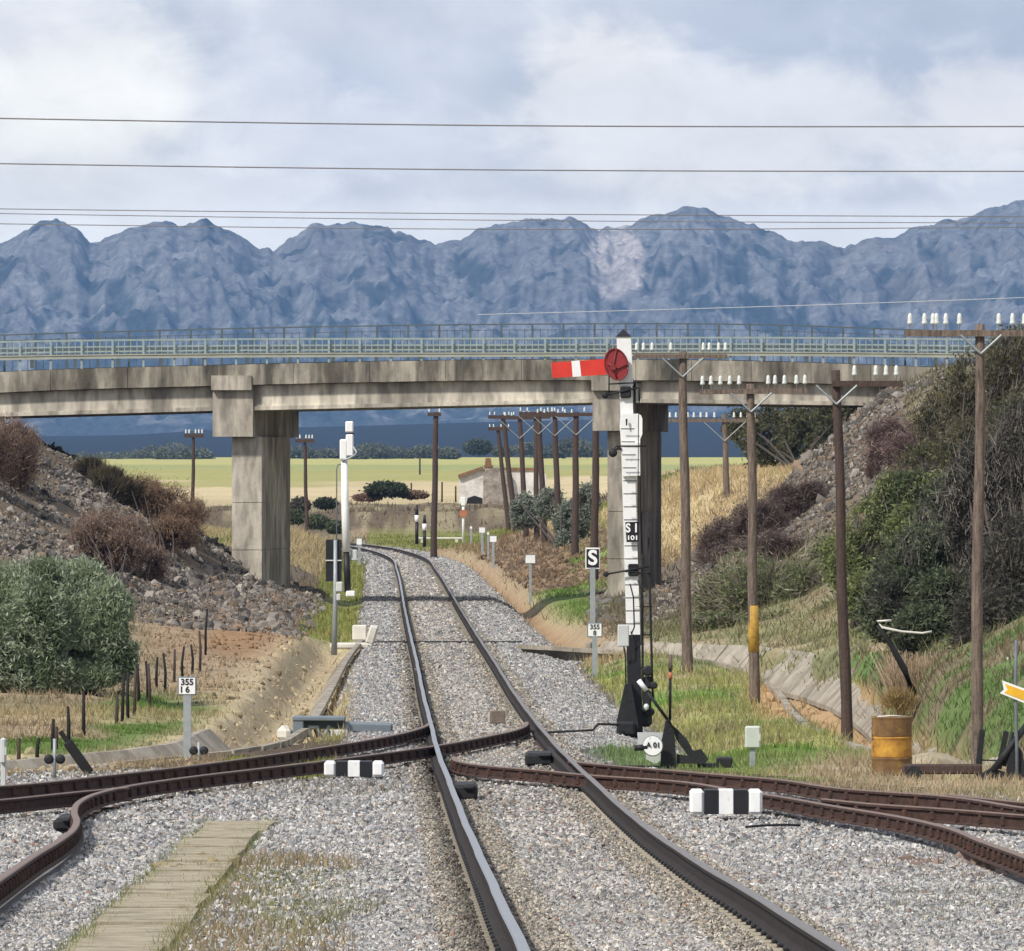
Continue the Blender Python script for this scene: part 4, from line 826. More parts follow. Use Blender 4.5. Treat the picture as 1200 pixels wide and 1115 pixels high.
for k,(x0,y0,x1,y1,lb_) in enumerate([(1148,918,1155,857,'taller dark leaning stake left of the right-edge lever'),(1176,905,1185,860,'shorter dark stake behind the right-edge lever')]):
    mb=MB().box((0,0,0),(.075,.05,math.hypot(x1-x0,y1-y0)/qr),Matrix.Rotation(math.atan2(x1-x0,y0-y1),3,'Y'),ch=.008); o_=mb.build('iron_stake','iron_black'); o_.location=R_((x0+x1)/2,(y0+y1)/2,.6+k*.3); tag(o_,lb_,'stake')
mb=MB().tube([R_(1147,893,.6),R_(1200,895,.7)],.012,6); tag(mb.build('iron_bar','iron_black'),'thin horizontal iron bar between the two dark stakes','bar')
# ------------------------------------------------------------------ barrel, box posts, timber
bd=92.0; qb=F/bd; bb=Vector(((1045-600)/qb,bd,(557.5-912)/qb)); bar=thing('oil_barrel','rusty oil barrel with yellow painted middle band standing on grass','barrel',bb)
r=24/qb; hh=72/qb
def bprof(u0,u1,rr): 
    P=[]; 
    for u in np.linspace(u0,u1,9): P.append((rr,u*hh))
    return P
mb=MB(); mb.lathe([(r*.98,0)]+bprof(.01,.30,r*.985)+[(r*1.025,hh*.325),(r*.985,hh*.345)],n=32); mb.build('lower_wall','barrel_brown',bar)
mb=MB(); mb.lathe([(r*.985,hh*.346)]+bprof(.36,.64,r*.985)+[(r*1.025,hh*.66),(r*.985,hh*.68)],n=32); mb.build('middle_band','barrel_yellow',bar)
mb=MB(); mb.lathe([(r*.985,hh*.681)]+bprof(.70,.97,r*.985)+[(r*1.01,hh*.985),(r*1.0,hh),(r*.95,hh),(r*.94,hh*.975)],n=32); mb.build('upper_wall','barrel_brown',bar)
MB().tube([(-.2,-.1,hh*1.0),(0,-.12,hh*1.02),(.2,-.05,hh*1.0)],.012,6).build('rim_wire','pale_pipe',bar)
o_=MB().box((0,0,0),(1.05,.22,.13),ch=.02).build('timber_beam','wood_dark'); o_.location=R_(1106,903,.4); tag(o_,'dark old timber lying on the ground between barrel and pole','timber')
o_=MB().lathe([(.09,-.07),(.1,0),(.09,.07)],n=14,axis='y').build('iron_drum','iron_black'); o_.location=R_(1072,907,.3); tag(o_,'small black drum end at the foot of the barrel','drum')
pts_=[(r_*math.cos(a)*(1+.2*math.sin(3*a)),r_*math.sin(a)*.8,h_) for r_,h_ in ((.55,-.05),(.42,.10),(.2,.2),(.02,.23)) for a in np.linspace(0,2*math.pi,17)[:-1]]
mb=MB(); fs=[(k*16+j,k*16+(j+1)%16,(k+1)*16+(j+1)%16,(k+1)*16+j) for k in range(3) for j in range(16)]; mb.add(pts_,fs,0,True); o_=mb.build('sand_heap','slab'); o_.location=(W(1092,893,96).x,96,-4.12); tag(o_,'pale heap of sand right behind the yellow barrel','sand heap')
def boxpost(px,pyb,pyt,bw_,bh,d,label,boxm='box_green',postm='galv',pw=7,name='cabinet_post',cat='cabinet'):
    q_=F/d; b=Vector(((px-600)/q_,d,(557.5-pyb)/q_)); t_=thing(name,label,cat,b); hp=(pyb-pyt)/q_
    MB().box((0,0,hp/2-.1),(pw/q_,pw/q_,hp),ch=.008).build('post',postm,t_); c=MB().box((0,-.02,hp+0),(bw_/q_,.14,bh/q_),ch=.02).box((bw_/q_*.45,-.1,hp),(.02,.04,bh/q_*.3)).build('cabinet',boxm,t_); return t_
boxpost(882,907,864,18,26,96,'pale grey junction cabinet on a short post beside the green grass')
boxpost(4,918,880,7,30,84,'pale post with a plate cut by the left edge beside the siding','grey_box','grey_box',6,'marker_post','marker')
# striped clearance markers
for (x0,x1,yb,yt,lb_) in ((380,450,909,891,'black and white striped block beside the left siding rails'),(808,893,957,934,'black and white striped block beside the right siding rails')):
    x,d=yd((x0+x1)/2,yb,-.19); q_=F/d; w=(x1-x0)/q_; h_=(yb-yt)/q_*(1 if x0<600 else 1.25); t_=thing('clearance_marker',lb_,'marker block',(x,d,float(zt(d))-(.2 if x0<600 else .16)),'striped clearance markers by the crossover')
    for k in range(5):
        MB().box((-w/2+w*(k+.5)/5,0,h_/2),(w/5-.002,.34 if k%2==0 else .335,h_ if k%2==0 else h_*.985),ch=.03 if k in(0,4) else .004).build('white_block' if k%2==0 else 'black_block','paint_white' if k%2==0 else 'paint_black',t_)
# brown block between rails
for (px,py,w_,h_,lb_,m_) in ((583,848,17,15,'brown wooden block standing between the rails','brown_block'),(492,692,12,5,'small dark block between the rails near the bridge','brown_block')):
    x,d=yd(px,py,-.2); q_=F/d; mb=MB().box((0,0,h_/q_/2),(w_/q_,.18,h_/q_),Matrix.Rotation(.12,3,'Z'),ch=.012); mb.box((0,0,h_/q_/2),(w_/q_*1.06,.05,h_/q_*.25),Matrix.Rotation(.12,3,'Z')); o_=mb.build('wooden_block',m_); o_.location=(x,d,float(zt(d))-.2); tag(o_,lb_,'block')
# cable on gravel
x,d=yd(905,975); mb=MB().tube([(-.28,-.2,.03),(-.1,0,.035),(.15,.25,.03),(.3,.3,.02)],.014,6); o_=mb.build('cable_piece','iron_black'); o_.location=(x,d,float(zt(d))-.17); tag(o_,'short black cable piece lying on gravel near the right striped block','cable')
# cable duct crossing the line
mb=MB(); d=177; mb.tube([((x-600)*d/F,d,H(np.array([(x-600)*d/F]),np.array([d]))[0]+.05+(.0)) for x in np.linspace(438,612,24)],.045,6); tag(mb.build('cable_duct','iron_black'),'dark cable duct crossing the ballast under the rails','cable duct')
# ------------------------------------------------------------------ km markers, signs
def signpost(px,pyb,pyt,w,h,d,label,lines_=(),face='paint_white',rimm='grey_paint',postm='galv',pw=5,name='kilometre_marker',cat='kilometre marker',tm='text_black',round_=False,group=None):
    q_=F/d; b=Vector(((px-600)/q_,d,(557.5-pyb)/q_)); t_=thing(name,label,cat,b,group); top=(pyb-pyt)/q_; hb=h/q_; wb=w/q_
    MB().box((0,0,(top-hb*.5)/2-.15),(pw/q_,pw/q_,top-hb*.5+.3)).build('post',postm,t_)
    zc=top-hb/2
    if round_: 
        MB().lathe([(wb/2,-.01),(wb/2,.01)],(0,-.05,zc),20,axis='y').build('sign_disc',face,t_)
    else:
        MB().box((0,-.045,zc),(wb,.02,hb),ch=.006).build('sign_rim',rimm,t_); MB().box((0,-.062,zc),(wb*.86,.012,hb*.86)).build('sign_face',face,t_)
    for s2,sz,dx_,dz_ in lines_: text(s2,'lettering',sz*hb,(dx_*wb,-.072,zc+dz_*hb),tm,t_)
    return t_
signpost(219.5,889,793,22,22,100,'kilometre marker reading 355 and 6 on a grey post by the siding',(('355',.46,0,.20),('6',.46,.02,-.2),('I',.46,-.3,-.2)),pw=9)
signpost(697,800,730,18,17,152,'kilometre marker reading 355 and 8 right of the track near the bridge',(('355',.46,0,.20),('8',.46,.0,-.22)),pw=6)
signpost(694.5,735,642,17,25,176,'black square sign with a white letter S on a grey post',(('S',.95,0,0),),'paint_black','paint_white',name='letter_sign',cat='sign',tm='text_white',pw=6)
for (px,yb,yt,w,h,d,lb_) in ((621.5,697,650,13,11,232,'small white plaque post right of the track beyond the bridge'),(578,658,628,9,8,310,'small white plaque post nearest the track curve'),(565,643,618,8,7,350,'white plaque post second by the track curve'),(572,648,624,3,3,345,'bare thin post between two plaque posts'),(552,632,617,3,3,400,'bare thin stake left of the plaque posts by the curve'),(508,632,612,7,7,415,'round white marker at the foot of the middle telegraph pole'),(421,655,631,7,8,322,'grey plaque post right of the white signal post')):
    signpost(px,yb,yt,w,h,d,lb_,name='marker_post',cat='marker post',pw=3 if w>4 else 2.4,round_=(w==7 and h==7))
# black/white stakes
for (px,yb,yt,w0,w1,d,lb_) in ((488.5,636,592,604,612,400,'taller black and white stake beyond the end of the straight'),(497.5,639,604,614,622,385,'shorter black and white stake beyond the end of the straight')):
    q_=F/d; t_=thing('striped_stake',lb_,'stake',((px-600)/q_,d,(557.5-yb)/q_)); f=lambda y:(yb-y)/q_
    MB().tube([(0,0,-.1),(0,0,f(w1))],2/q_,8).build('lower_section','paint_black',t_); MB().tube([(0,0,f(w1)),(0,0,f(w0))],2.6/q_,8).build('white_section','paint_white',t_); MB().tube([(0,0,f(w0)),(0,0,f(yt))],[2.2/q_,1.2/q_],8).build('upper_section','paint_black',t_)
# red-white level crossing signal
d=420; q_=F/d; t_=thing('crossing_signal','thin pole with white disc above an orange disc near the ruined house','signal',((543-600)/q_,d,(557.5-634)/q_)); f=lambda y:(634-y)/q_
MB().tube([(0,0,-.2),(0,0,f(584))],1.6/q_,8).build('pole','paint_white',t_); MB().box((0,-.1,f(588)),(5/q_,.1,10/q_),ch=.03).build('head','paint_white',t_); MB().lathe([(4.6/q_,-.03),(4.6/q_,.03)],(0,-.12,f(602)),16,axis='y').build('orange_disc','orange',t_)
d=425; q_=F/d; mb=MB().box((0,0,0),(57/q_,.2,2.4/q_),ch=.03); mb.box((-20/q_,0,-3/q_),(.2,.15,5/q_)); mb.box((20/q_,0,-3/q_),(.2,.15,5/q_)); o_=mb.build('low_barrier','white_concrete'); o_.location=((515-600)/q_,d,(557.5-631)/q_); tag(o_,'low whitish barrier across the ground beyond the track curve','barrier')
# white signal post left
d=186; q_=F/d
def Q_(px,py,dd=0): return Vector(((px-600)/q_,d+dd,(557.5-py)/q_))
b=Q_(407,700); t_=thing('signal_post','tall white signal post with black lower part left of the track','signal post',b)
MB().tube([Q_(403.5,540),Q_(404.5,600),Q_(406,647)],[.09,.105,.11],12).build('mast','paint_white',t_,world=True); MB().tube([Q_(406,647),Q_(407.5,694)],[.085,.09],12).build('mast_base','paint_black',t_,world=True)
MB().box(Q_(409.5,500.5),(9.5/q_,.2,13/q_),ch=.03).build('upper_lamp_box','paint_white',t_,world=True); MB().box(Q_(402.5,527),(8.5/q_,.22,24/q_),ch=.03).build('lamp_box','paint_white',t_,world=True); MB().box(Q_(409.8,522),(9/q_,.2,26/q_),ch=.03).build('lamp_box','paint_white',t_,world=True)
MB().box(Q_(410,509),(9/q_,.15,2.5/q_)).build('joint','iron_black',t_,world=True)
MB().tube([Q_(400,540,-.1),Q_(408,538,-.15),Q_(416,534,-.15),Q_(418,530,-.1),Q_(414,524,-.1)],.03,8).build('bracket','galv',t_,world=True)
MB().tube([Q_(394.5,700),Q_(394.5,550),Q_(396,545),Q_(400,544)],.018,6).build('conduit','galv_dark',t_,world=True)
MB().box(Q_(411,696,-.1),(11/q_,.25,7/q_),ch=.03).build('foot_block','paint_white',t_,world=True); MB().box(Q_(414.5,651,.1),(8/q_,.15,13/q_),ch=.02).build('relay_box','grey_box',t_,world=True)
# black board on grey post with ladder of pulleys
d=168; q_=F/d; b=Q_(392,765); t_=thing('board_sign','black rectangular board on a grey steel post seen from behind','sign board',b)
MB().box(Q_(391,657,.05),(18.5/q_,.05,49/q_),ch=.01).build('board','paint_black',t_,world=True); MB().box(Q_(391,657,.0),(19/q_,.03,1.4/q_)).build('board_joint','grey_box',t_,world=True)
MB().tube([Q_(393,633),Q_(393,700),Q_(391.5,768)],[.045,.055,.075],8).build('post','galv',t_,world=True)
mb=MB(); mb.box(Q_(398,688,-.1),(8/q_,.15,12/q_),ch=.03); mb.box(Q_(397,700,-.1),(5/q_,.12,8/q_),ch=.02); mb.build('junction_box','grey_box',t_,world=True)
# row of small wire pulleys leading down to the siding
N=13; G3='wire pulleys in a row beside the left drain'
for k in range(N):
    u=k/(N-1); px=387-17*u+random.uniform(-1,1); pyb=765+75*u**1.0; x,dd=hit_flat(px,pyb,-4.22); z=hs(x,dd)
    if k==0:
        p0=thing('wire_pulley','','pulley',(x,dd,z),G3); MB().tube([(0,0,-.1),(0,0,.16)],.016,6).build('stem','galv_dark',p0); MB().lathe([(.035,-.04),(.06,-.03),(.035,0),(.06,.03),(.035,.04)],(.03,0,.18),12,axis='y').build('wheel','iron_black',p0); p_=p0
        p_['label']='black wire pulley in the row beside the drain, farthest of the row'
    else:
        names={1:'second farthest',2:'third farthest',3:'fourth farthest',4:'fifth farthest',5:'sixth farthest',6:'middle one',7:'sixth nearest',8:'fifth nearest',9:'fourth nearest',10:'third nearest',11:'second nearest',12:'nearest'}
        p_=dup(p0,(x,dd,z),'black wire pulley in the row beside the drain, %s of the row'%names[k],random.uniform(-.4,.4))
# two pulley pairs beyond siding
for px,pyt,pyb,dd,lb_ in ((64,866,905,90,'thin stake with two black pulleys near the broken dark post'),(233,870,893,99,'pair of black pulleys beside the 355 kilometre marker')):
    q_=F/dd; t_=thing('pulley_stake',lb_,'pulley',((px-600)/q_,dd,(557.5-pyb)/q_)); MB().tube([(0,0,-.1),(0,0,(pyb-pyt)/q_)],.022,8).build('stake','galv',t_)
    for s2 in(-1,1): MB().lathe([(.03,-.04),(.065,-.02),(.065,.02),(.03,.04)],(s2*.075,0,(pyb-890 if px<100 else pyb-880)/q_),14,axis='y').build('pulley_wheel','iron_black',t_)
dd=92; q_=F/dd; a0=math.atan2(104-80,906-870); mb=MB().box((0,0,0),(.13,.12,.52),Matrix.Rotation(-.62,3,'Y'),ch=.015).box((-.19,.02,.27),(.06,.1,.2),Matrix.Rotation(-.62,3,'Y')); o_=mb.build('broken_post','wood_black'); o_.location=((92-600)/q_,dd,(557.5-888)/q_); tag(o_,'black broken timber post leaning beyond the left siding','post')
# point machine cover
dd=113; q_=F/dd; b=Vector(((395-600)/q_,dd,(557.5-872)/q_)); t_=thing('point_machine','grey steel point machine housing beside the left siding','point machine',b)
def V_(px,py,o=0): return Vector(((px-600)/q_,dd+o,(557.5-py)/q_))
MB().box(V_(374,842,0),(62/q_,.5,5/q_),ch=.015).box(V_(374,848,.24),(60/q_,.03,14/q_)).box(V_(350,852,0),(13/q_,.46,26/q_),ch=.02).build('housing_lid','grey_paint',t_,world=True)
MB().box(V_(431,853,.1),(58/q_,.42,12/q_),Matrix.Rotation(.03,3,'Y'),ch=.03).build('motor_case','grey_paint',t_,world=True); MB().box(V_(398,861,-.2),(20/q_,.1,12/q_),ch=.01).build('cover_plate','grey_box',t_,world=True)
MB().tube([V_(362,864,-.1),V_(363,852,-.1),V_(372,852,-.1),V_(376,864,-.1)],.04,8).tube([V_(378,866,-.1),V_(386,850,-.1)],.03,8).box(V_(383,862,.0),(9/q_,.2,12/q_),ch=.02).build('mechanism','galv',t_,world=True); MB().box(V_(349,866,-.05),(14/q_,.4,9/q_),ch=.02).build('foot','iron_black',t_,world=True)
o_=MB().box((0,0,0),(.26,.25,.28),Matrix.Rotation(.5,3,'Z'),ch=.09).build('white_boulder','white_concrete'); o_.location=V_(334,860,-.1); tag(o_,'pale rounded stone left of the grey point machine','stone')
# culvert headwalls
mb=MB(); dd=174
def U_(px,py): return Vector(((px-600)*dd/F,dd,(557.5-py)*dd/F))
mb.box(U_(412,757),(50*dd/F,.6,7*dd/F),ch=.04).box(U_(436,744),(10*dd/F,.6,22*dd/F),Matrix.Rotation(.3,3,'Y'),ch=.04).box(U_(421,742)+Vector((0,.4,0)),(17*dd/F,.3,18*dd/F),ch=.03); tag(mb.build('culvert_headwall','white_concrete'),'pale concrete culvert headwall left of the ballast','culvert')
dd=168; mb=MB(); mb.box(U_(650,763),(78*dd/F,.6,4*dd/F),ch=.03).box(U_(690,758)+Vector((0,.3,0)),(8*dd/F,.5,12*dd/F),ch=.04); tag(mb.build('culvert_headwall','concrete_light'),'low concrete culvert edge right of the ballast beside the earth bank','culvert')
# ------------------------------------------------------------------ wooden fence stakes left
FS=[(62,843,882),(66,852,878),(98,810,862),(136,813,849),(143,790,846),(157,785,838),(163,780,822),(173,775,818),(183,770,806),(193,766,812),(204,762,800),(214,758,797),(225,756,790),(234,740,787),(241,714,768),(176,778,832),(150,788,842),(43,866,888),(80,828,872),(22,866,892)]
FS.sort(); od=['leftmost','2nd from left','3rd from left','4th from left','5th from left','6th from left','7th from left','8th from left','9th from left','10th from left','11th from left','12th from left','13th from left','14th from left','15th from left','16th from left','17th from left','18th from left','second from right','rightmost and tallest']
for k,(px,yt,yb) in enumerate(FS):
    g=ground(px,yb,96); q_=F/g.y; hp=(yb-yt)/q_; o_=MB().tube([(0,0,-.15),(random.uniform(-.02,.02),0,hp*.5),(random.uniform(-.04,.04),0,hp)],[.032,.028,.022],6).build('fence_stake','wood_black' if k%3 else 'wood_dark'); o_.location=g; tag(o_,'thin dark fence stake in the row by the left shrub, %s'%od[k],'fence stake','fence stakes along the left field')
# ------------------------------------------------------------------ vegetation
def blobpts(blobs,n,shell=.35,jit=.07):
    """blobs: list of (cx,cy,cz,rx,ry,rz); points biased to the outside with lumpy gaps"""
    w=np.array([b[3]*b[5] for b in blobs]); w=w/w.sum(); k=rng.choice(len(blobs),n,p=w); B=np.array(blobs)[k]
    u=rng.normal(size=(n,3)); u/=np.linalg.norm(u,axis=1)[:,None]; r=rng.uniform(shell,1,n)**.6
    P=B[:,:3]+u*r[:,None]*B[:,3:]*(1+rng.normal(0,jit,(n,1))*(rng.uniform(size=(n,1))<.6)); return P,u
def leaves(name,blobs,n,size,cols_,parent,asp=2.2,up=0.0,gap=.45,gs=.5,matn='leaf'):
    P,u=blobpts(blobs,n,.35,.12)
    nz=np.array([noise.noise(Vector(p)/gs) for p in P]); k=nz>-.5+gap*.6; P,u=P[k],u[k]; n=len(P)
    d1=rng.normal(size=(n,3))+u*.7+np.array([0,0,up]); d1/=np.linalg.norm(d1,axis=1)[:,None]; d2=np.cross(d1,rng.normal(size=(n,3))); d2/=np.linalg.norm(d2,axis=1)[:,None]
    s_=size*rng.uniform(.6,1.4,n)[:,None]; a=d1*s_*asp/2; b=d2*s_/2
    V=np.stack([P-a,P+b*.8-a*.1,P+a,P-b*.8-a*.1],1).reshape(-1,3); Fc=np.arange(4*n).reshape(-1,4)
    cl=np.array(cols_); big=np.array([noise.noise(Vector(p)/(gs*2)+Vector((9,3,1))) for p in P]); t=np.clip(.5+big*1.1+rng.normal(0,.2,n),0,.999); ci=(t*len(cl)).astype(int)
    c=cl[ci]*rng.uniform(.75,1.25,(n,1)); return raw(name,V,Fc,np.repeat(c,4,axis=0),matn,parent)
def stems(name,base,blobs,n,r,parent,m='bark'):
    mb=MB()
    for k in range(n):
        b=blobs[k%len(blobs)]; e=Vector((b[0]+random.uniform(-.6,.6)*b[3],b[1]+random.uniform(-.5,.5)*b[4],b[2]+random.uniform(-.2,.7)*b[5])); s0=Vector(base)+Vector((random.uniform(-.3,.3)*b[3],random.uniform(-.2,.2)*b[4],-.1)); mid=s0.lerp(e,.5)+Vector((random.uniform(-.15,.15),0,.1))
        mb.tube([s0,mid,e],[r,r*.7,r*.25],5)
    return mb.build(name,m,parent,world=True)
def twigs(name,blobs,n_,ln,w,cols_,parent,base,upb=.8,m='twig'):
    P,u=blobpts(blobs,int(n_*.62),.05,.26); nz0=np.array([noise.noise(Vector(p)/.35) for p in P]); P=P[nz0>-.22]; n=len(P); B=np.array(base)
    d1=(P-B)*np.array([1,1,.8]); d1/=np.linalg.norm(d1,axis=1)[:,None]; d1=d1+rng.normal(0,.35,(n,3))+np.array([0,0,upb*.3]); d1/=np.linalg.norm(d1,axis=1)[:,None]
    d2=np.cross(d1,rng.normal(size=(n,3))); d2/=np.linalg.norm(d2,axis=1)[:,None]; l=ln*rng.uniform(.5,1.5,n)[:,None]; ww=w*rng.uniform(.6,1.4,n)[:,None]
    V=np.stack([P-d1*l*.6-d2*ww,P-d1*l*.6+d2*ww,P+d1*l*.4],1).reshape(-1,3); cl=np.array(cols_); nz=np.array([noise.noise(Vector(p)/.5) for p in P]); t=np.clip(.5+nz+rng.normal(0,.2,n),0,.999); c=cl[(t*len(cl)).astype(int)]*rng.uniform(.7,1.3,(n,1))
    return raw(name,V,np.arange(3*n).reshape(-1,3),np.repeat(c,3,axis=0),m,parent)
def pxblob(px,py,rxp,ryp,d,ry=None): 
    q_=F/d; c=W(px,py,d); return (c.x,c.y,c.z,rxp/q_,(ry if ry else rxp/q_*.8),ryp/q_)
OL=[(.25,.305,.19),(.315,.37,.245),(.41,.45,.34),(.16,.205,.12)]
d=128; bl=[pxblob(px,py,rx_,ry_,d+dy) for px,py,rx_,ry_,dy in ((-30,720,50,62,0),(15,712,48,58,.3),(40,735,42,62,-.5),(55,695,38,42,.2),(0,770,50,42,-.4),(30,792,46,22,-.5),(60,780,30,30,-.5))]
b=onground(10,d); t_=thing('olive_shrub','large grey-green leafy shrub at the left edge by the fence stakes','shrub',b); leaves('foliage',bl,75000,.036,OL,t_,3.2,.6,.35,.35); stems('stem',b,bl,10,.05,t_)
bl=[pxblob(px,py,rx_,ry_,d+dy) for px,py,rx_,ry_,dy in ((100,700,34,45,.6),(118,735,36,55,.2),(90,745,36,50,0),(132,712,24,32,.2),(60,765,32,38,-.3),(125,775,28,30,.2),(145,765,18,36,.2),(105,792,34,20,0),(80,795,30,20,-.2))]
b=onground(105,d); t_=thing('olive_shrub','grey-green leafy shrub nearest the fence, right of the bigger one','shrub',b); leaves('foliage',bl,75000,.036,OL,t_,3.2,.6,.35,.35); stems('stem',b,bl,10,.05,t_)
RB=[(.20,.135,.10),(.27,.19,.14),(.14,.09,.07),(.33,.25,.19)]; PB=[(.22,.165,.15),(.28,.215,.195),(.15,.115,.10),(.25,.20,.165)]; GB=[(.14,.115,.06),(.18,.15,.085),(.10,.075,.045)]; DR=[(.14,.12,.085),(.2,.17,.12),(.1,.09,.065)]
def brush(name,label,bl,basepx,d,n,cols_,ln=.3,w=.012,cat='bush',leafc=None,nl=0):
    b=onground(basepx,d); t_=thing(name,label,cat,b); twigs('twigs',bl,n,ln,w,cols_,t_,(b.x,b.y,b.z-.3)); stems('stem',b,bl,8,.03,t_)
    if nl: leaves('foliage',bl,nl,.07,leafc,t_,1.8,.2,.5,.4)
    return t_
def BB(l,s=None): return [pxblob(*a) for a in l]
def GBl(l): return [pxblob(a[0],a[1],a[2],a[3],ground(a[0],min(a[1]+a[3]*.85,735),150,300).y-.3) for a in l]
brush('dry_bush','reddish brown dry bush at the left edge under the bridge end',GBl([(12,510,26,22,218),(20,540,30,34,215),(-20,535,40,45,215),(34,520,16,20,217)]),10,217,60000,RB,.3,.009)
brush('dry_bush','reddish brown dry bush on scree just above the olive shrub',GBl([(125,625,36,32,196),(105,630,26,28,196),(155,635,24,34,197),(140,645,34,30,196),(180,660,20,24,194)]),135,196,60000,RB,.28,.008)
brush('dry_bush','brown dry bush on the scree nearest the left pier',GBl([(190,590,36,26,212),(165,575,26,20,213),(212,615,28,30,211),(228,600,18,18,212),(200,625,34,22,210)]),195,211,60000,[(.20,.13,.085),(.26,.175,.115),(.14,.09,.06)],.3,.009)
brush('dry_bush','dark olive bush along the top of the left scree slope',BB([(125,558,22,13,226),(150,572,20,14,225),(105,545,20,10,227)]),128,225,30000,[(.07,.06,.035),(.1,.085,.05),(.05,.04,.03)],.3,.009)
brush('dry_bush','dull purple brown bush, largest on the right slope below the bridge',GBl([(850,632,34,28,206),(890,612,36,30,208),(925,590,30,26,210),(870,650,40,18,204),(910,640,36,20,204),(950,580,22,18,212),(830,650,16,16,206)]),885,205,110000,PB,.3,.009)
brush('dry_bush','small purplish bush high on the right slope near the bridge end',GBl([(1045,512,32,24,205),(1062,530,28,26,204),(1035,535,20,20,205),(1025,550,12,12,204)]),1048,204,50000,[(.26,.185,.17),(.21,.15,.135),(.32,.24,.20)],.28,.009)
brush('dry_bush','grey thorny bush with dry stems on slope left of the dark pole',BB([(900,695,60,40,174),(850,700,38,34,176),(950,700,44,40,172),(975,660,30,34,174),(840,735,34,18,168),(920,735,56,20,168),(870,670,34,24,178),(990,725,40,26,166)]),900,174,90000,[(.27,.235,.17),(.18,.165,.11),(.36,.32,.24)],.35,.009,leafc=[(.13,.155,.07),(.18,.21,.10)],nl=26000)
DT=[(0.081,0.101,0.057),(0.108,0.132,0.074),(0.155,0.176,0.108),(0.061,0.068,0.047)]; 
def bigtree(label,bl,bpx,d,n,cols_,tw=20000,twc=((.16,.14,.125),(.11,.1,.09),(.22,.195,.17)),size=.075,cat='tree',name='evergreen_tree'):
    b=onground(bpx,d); t_=thing(name,label,cat,b); leaves('crown',bl,int(n*1.6),size*.72,cols_,t_,1.9,.1,.5,.55); stems('trunk',b,bl,12,.07,t_)
    if tw: twigs('bare_twigs',bl,tw,.42,.0065,twc,t_,(b.x,b.y,b.z))
    return t_
bigtree('dark green dense tree behind the barrel on the right bank',BB([(1055,690,42,40,140),(1085,670,50,60,136),(1050,715,44,40,134),(1115,610,44,56,138),(1110,720,46,55,130),(1085,740,40,34,128)]),1080,134,52000,DT)
bigtree('dark tangled tree of bare grey twigs cut by the right edge',BB([(1160,600,55,90,128),(1190,690,50,90,124),(1160,740,46,60,122),(1210,560,60,90,128),(1185,790,40,40,120)]),1180,124,36000,[(.055,.052,.045),(.08,.075,.062),(.10,.095,.075)],70000)
bigtree('olive brown scrub tree at the bridge end above the right slope',BB([(1110,500,40,50,178),(1150,470,50,60,176),(1195,440,50,60,174),(1090,560,40,44,172),(1140,540,50,50,170),(1200,520,50,60,168),(1060,590,30,30,172)]),1130,172,44000,[(.11,.10,.055),(.14,.13,.07),(.19,.17,.09),(.08,.085,.045)],40000)
bigtree('bright olive green scrub on slope between the two nearest poles',BB([(1030,625,42,40,158),(1005,665,38,36,158),(1050,590,34,36,158),(985,655,28,28,160),(1015,700,34,30,156),(1075,575,34,34,158),(1070,625,34,34,152)]),1010,158,44000,[(.17,.20,.08),(.22,.25,.10),(.28,.30,.145),(.12,.145,.07)],12000,name='scrub_bush',cat='bush')
bigtree('green brown thicket behind the bridge at right',BB([(905,510,40,40,330),(950,520,40,50,325),(990,500,40,50,320),(870,500,22,22,335),(1020,490,30,50,318),(960,560,40,26,318)]),940,318,26000,[(.11,.11,.055),(.14,.13,.07),(.08,.085,.045)],7000,size=.16)
# grey willow scrub beyond bridge left of the right pier
bigtree('misty grey-green scrub behind the poles left of the right pier',BB([(670,612,22,26,330),(645,592,18,20,345),(690,590,14,26,325),(615,600,18,22,365),(665,640,16,20,318)]),660,325,15000,[(.21,.23,.18),(.17,.19,.145),(.26,.28,.22)],3000,size=.13,name='scrub_bush',cat='bush')
# reed clump behind barrel
b=onground(1072,121); t_=thing('reed_clump','dry tan reed clump standing behind the yellow barrel','reeds',b)
n=1500; tc_=rng.integers(0,9,n); tx=rng.uniform(-.55,.55,9); P=np.stack([tx[tc_]+rng.normal(0,.07,n)+b.x,rng.uniform(-.3,.3,n)+b.y,np.full(n,b.z-.05)],-1); l=rng.uniform(.3,.75,n)*rng.uniform(.7,1.15,9)[tc_]; lean=rng.normal(0,.22,(n,2))+np.stack([(P[:,0]-b.x)*.3,np.zeros(n)],-1)
w=rng.uniform(.004,.009,n); V=np.stack([P+np.stack([-w,w*0,w*0],-1),P+np.stack([w,w*0,w*0],-1),P+np.stack([lean[:,0]*l+w*.6,lean[:,1]*l,l],-1),P+np.stack([lean[:,0]*l-w*.6,lean[:,1]*l,l],-1)],1).reshape(-1,3)
raw('reeds',V,np.arange(4*n).reshape(-1,4),np.repeat(np.array([(.46,.34,.24),(.38,.28,.19),(.52,.42,.31),(.26,.2,.12)])[rng.integers(0,4,n)],4,axis=0),'twig',t_)
b3=pxblob(1056,822,22,20,118); twigs('foliage',[b3,pxblob(1045,826,14,14,118)],5000,.16,.006,[(.36,.25,.1),(.28,.2,.09),(.42,.32,.16)],t_,(b3[0],b3[1],b3[2]-.3),1.2)
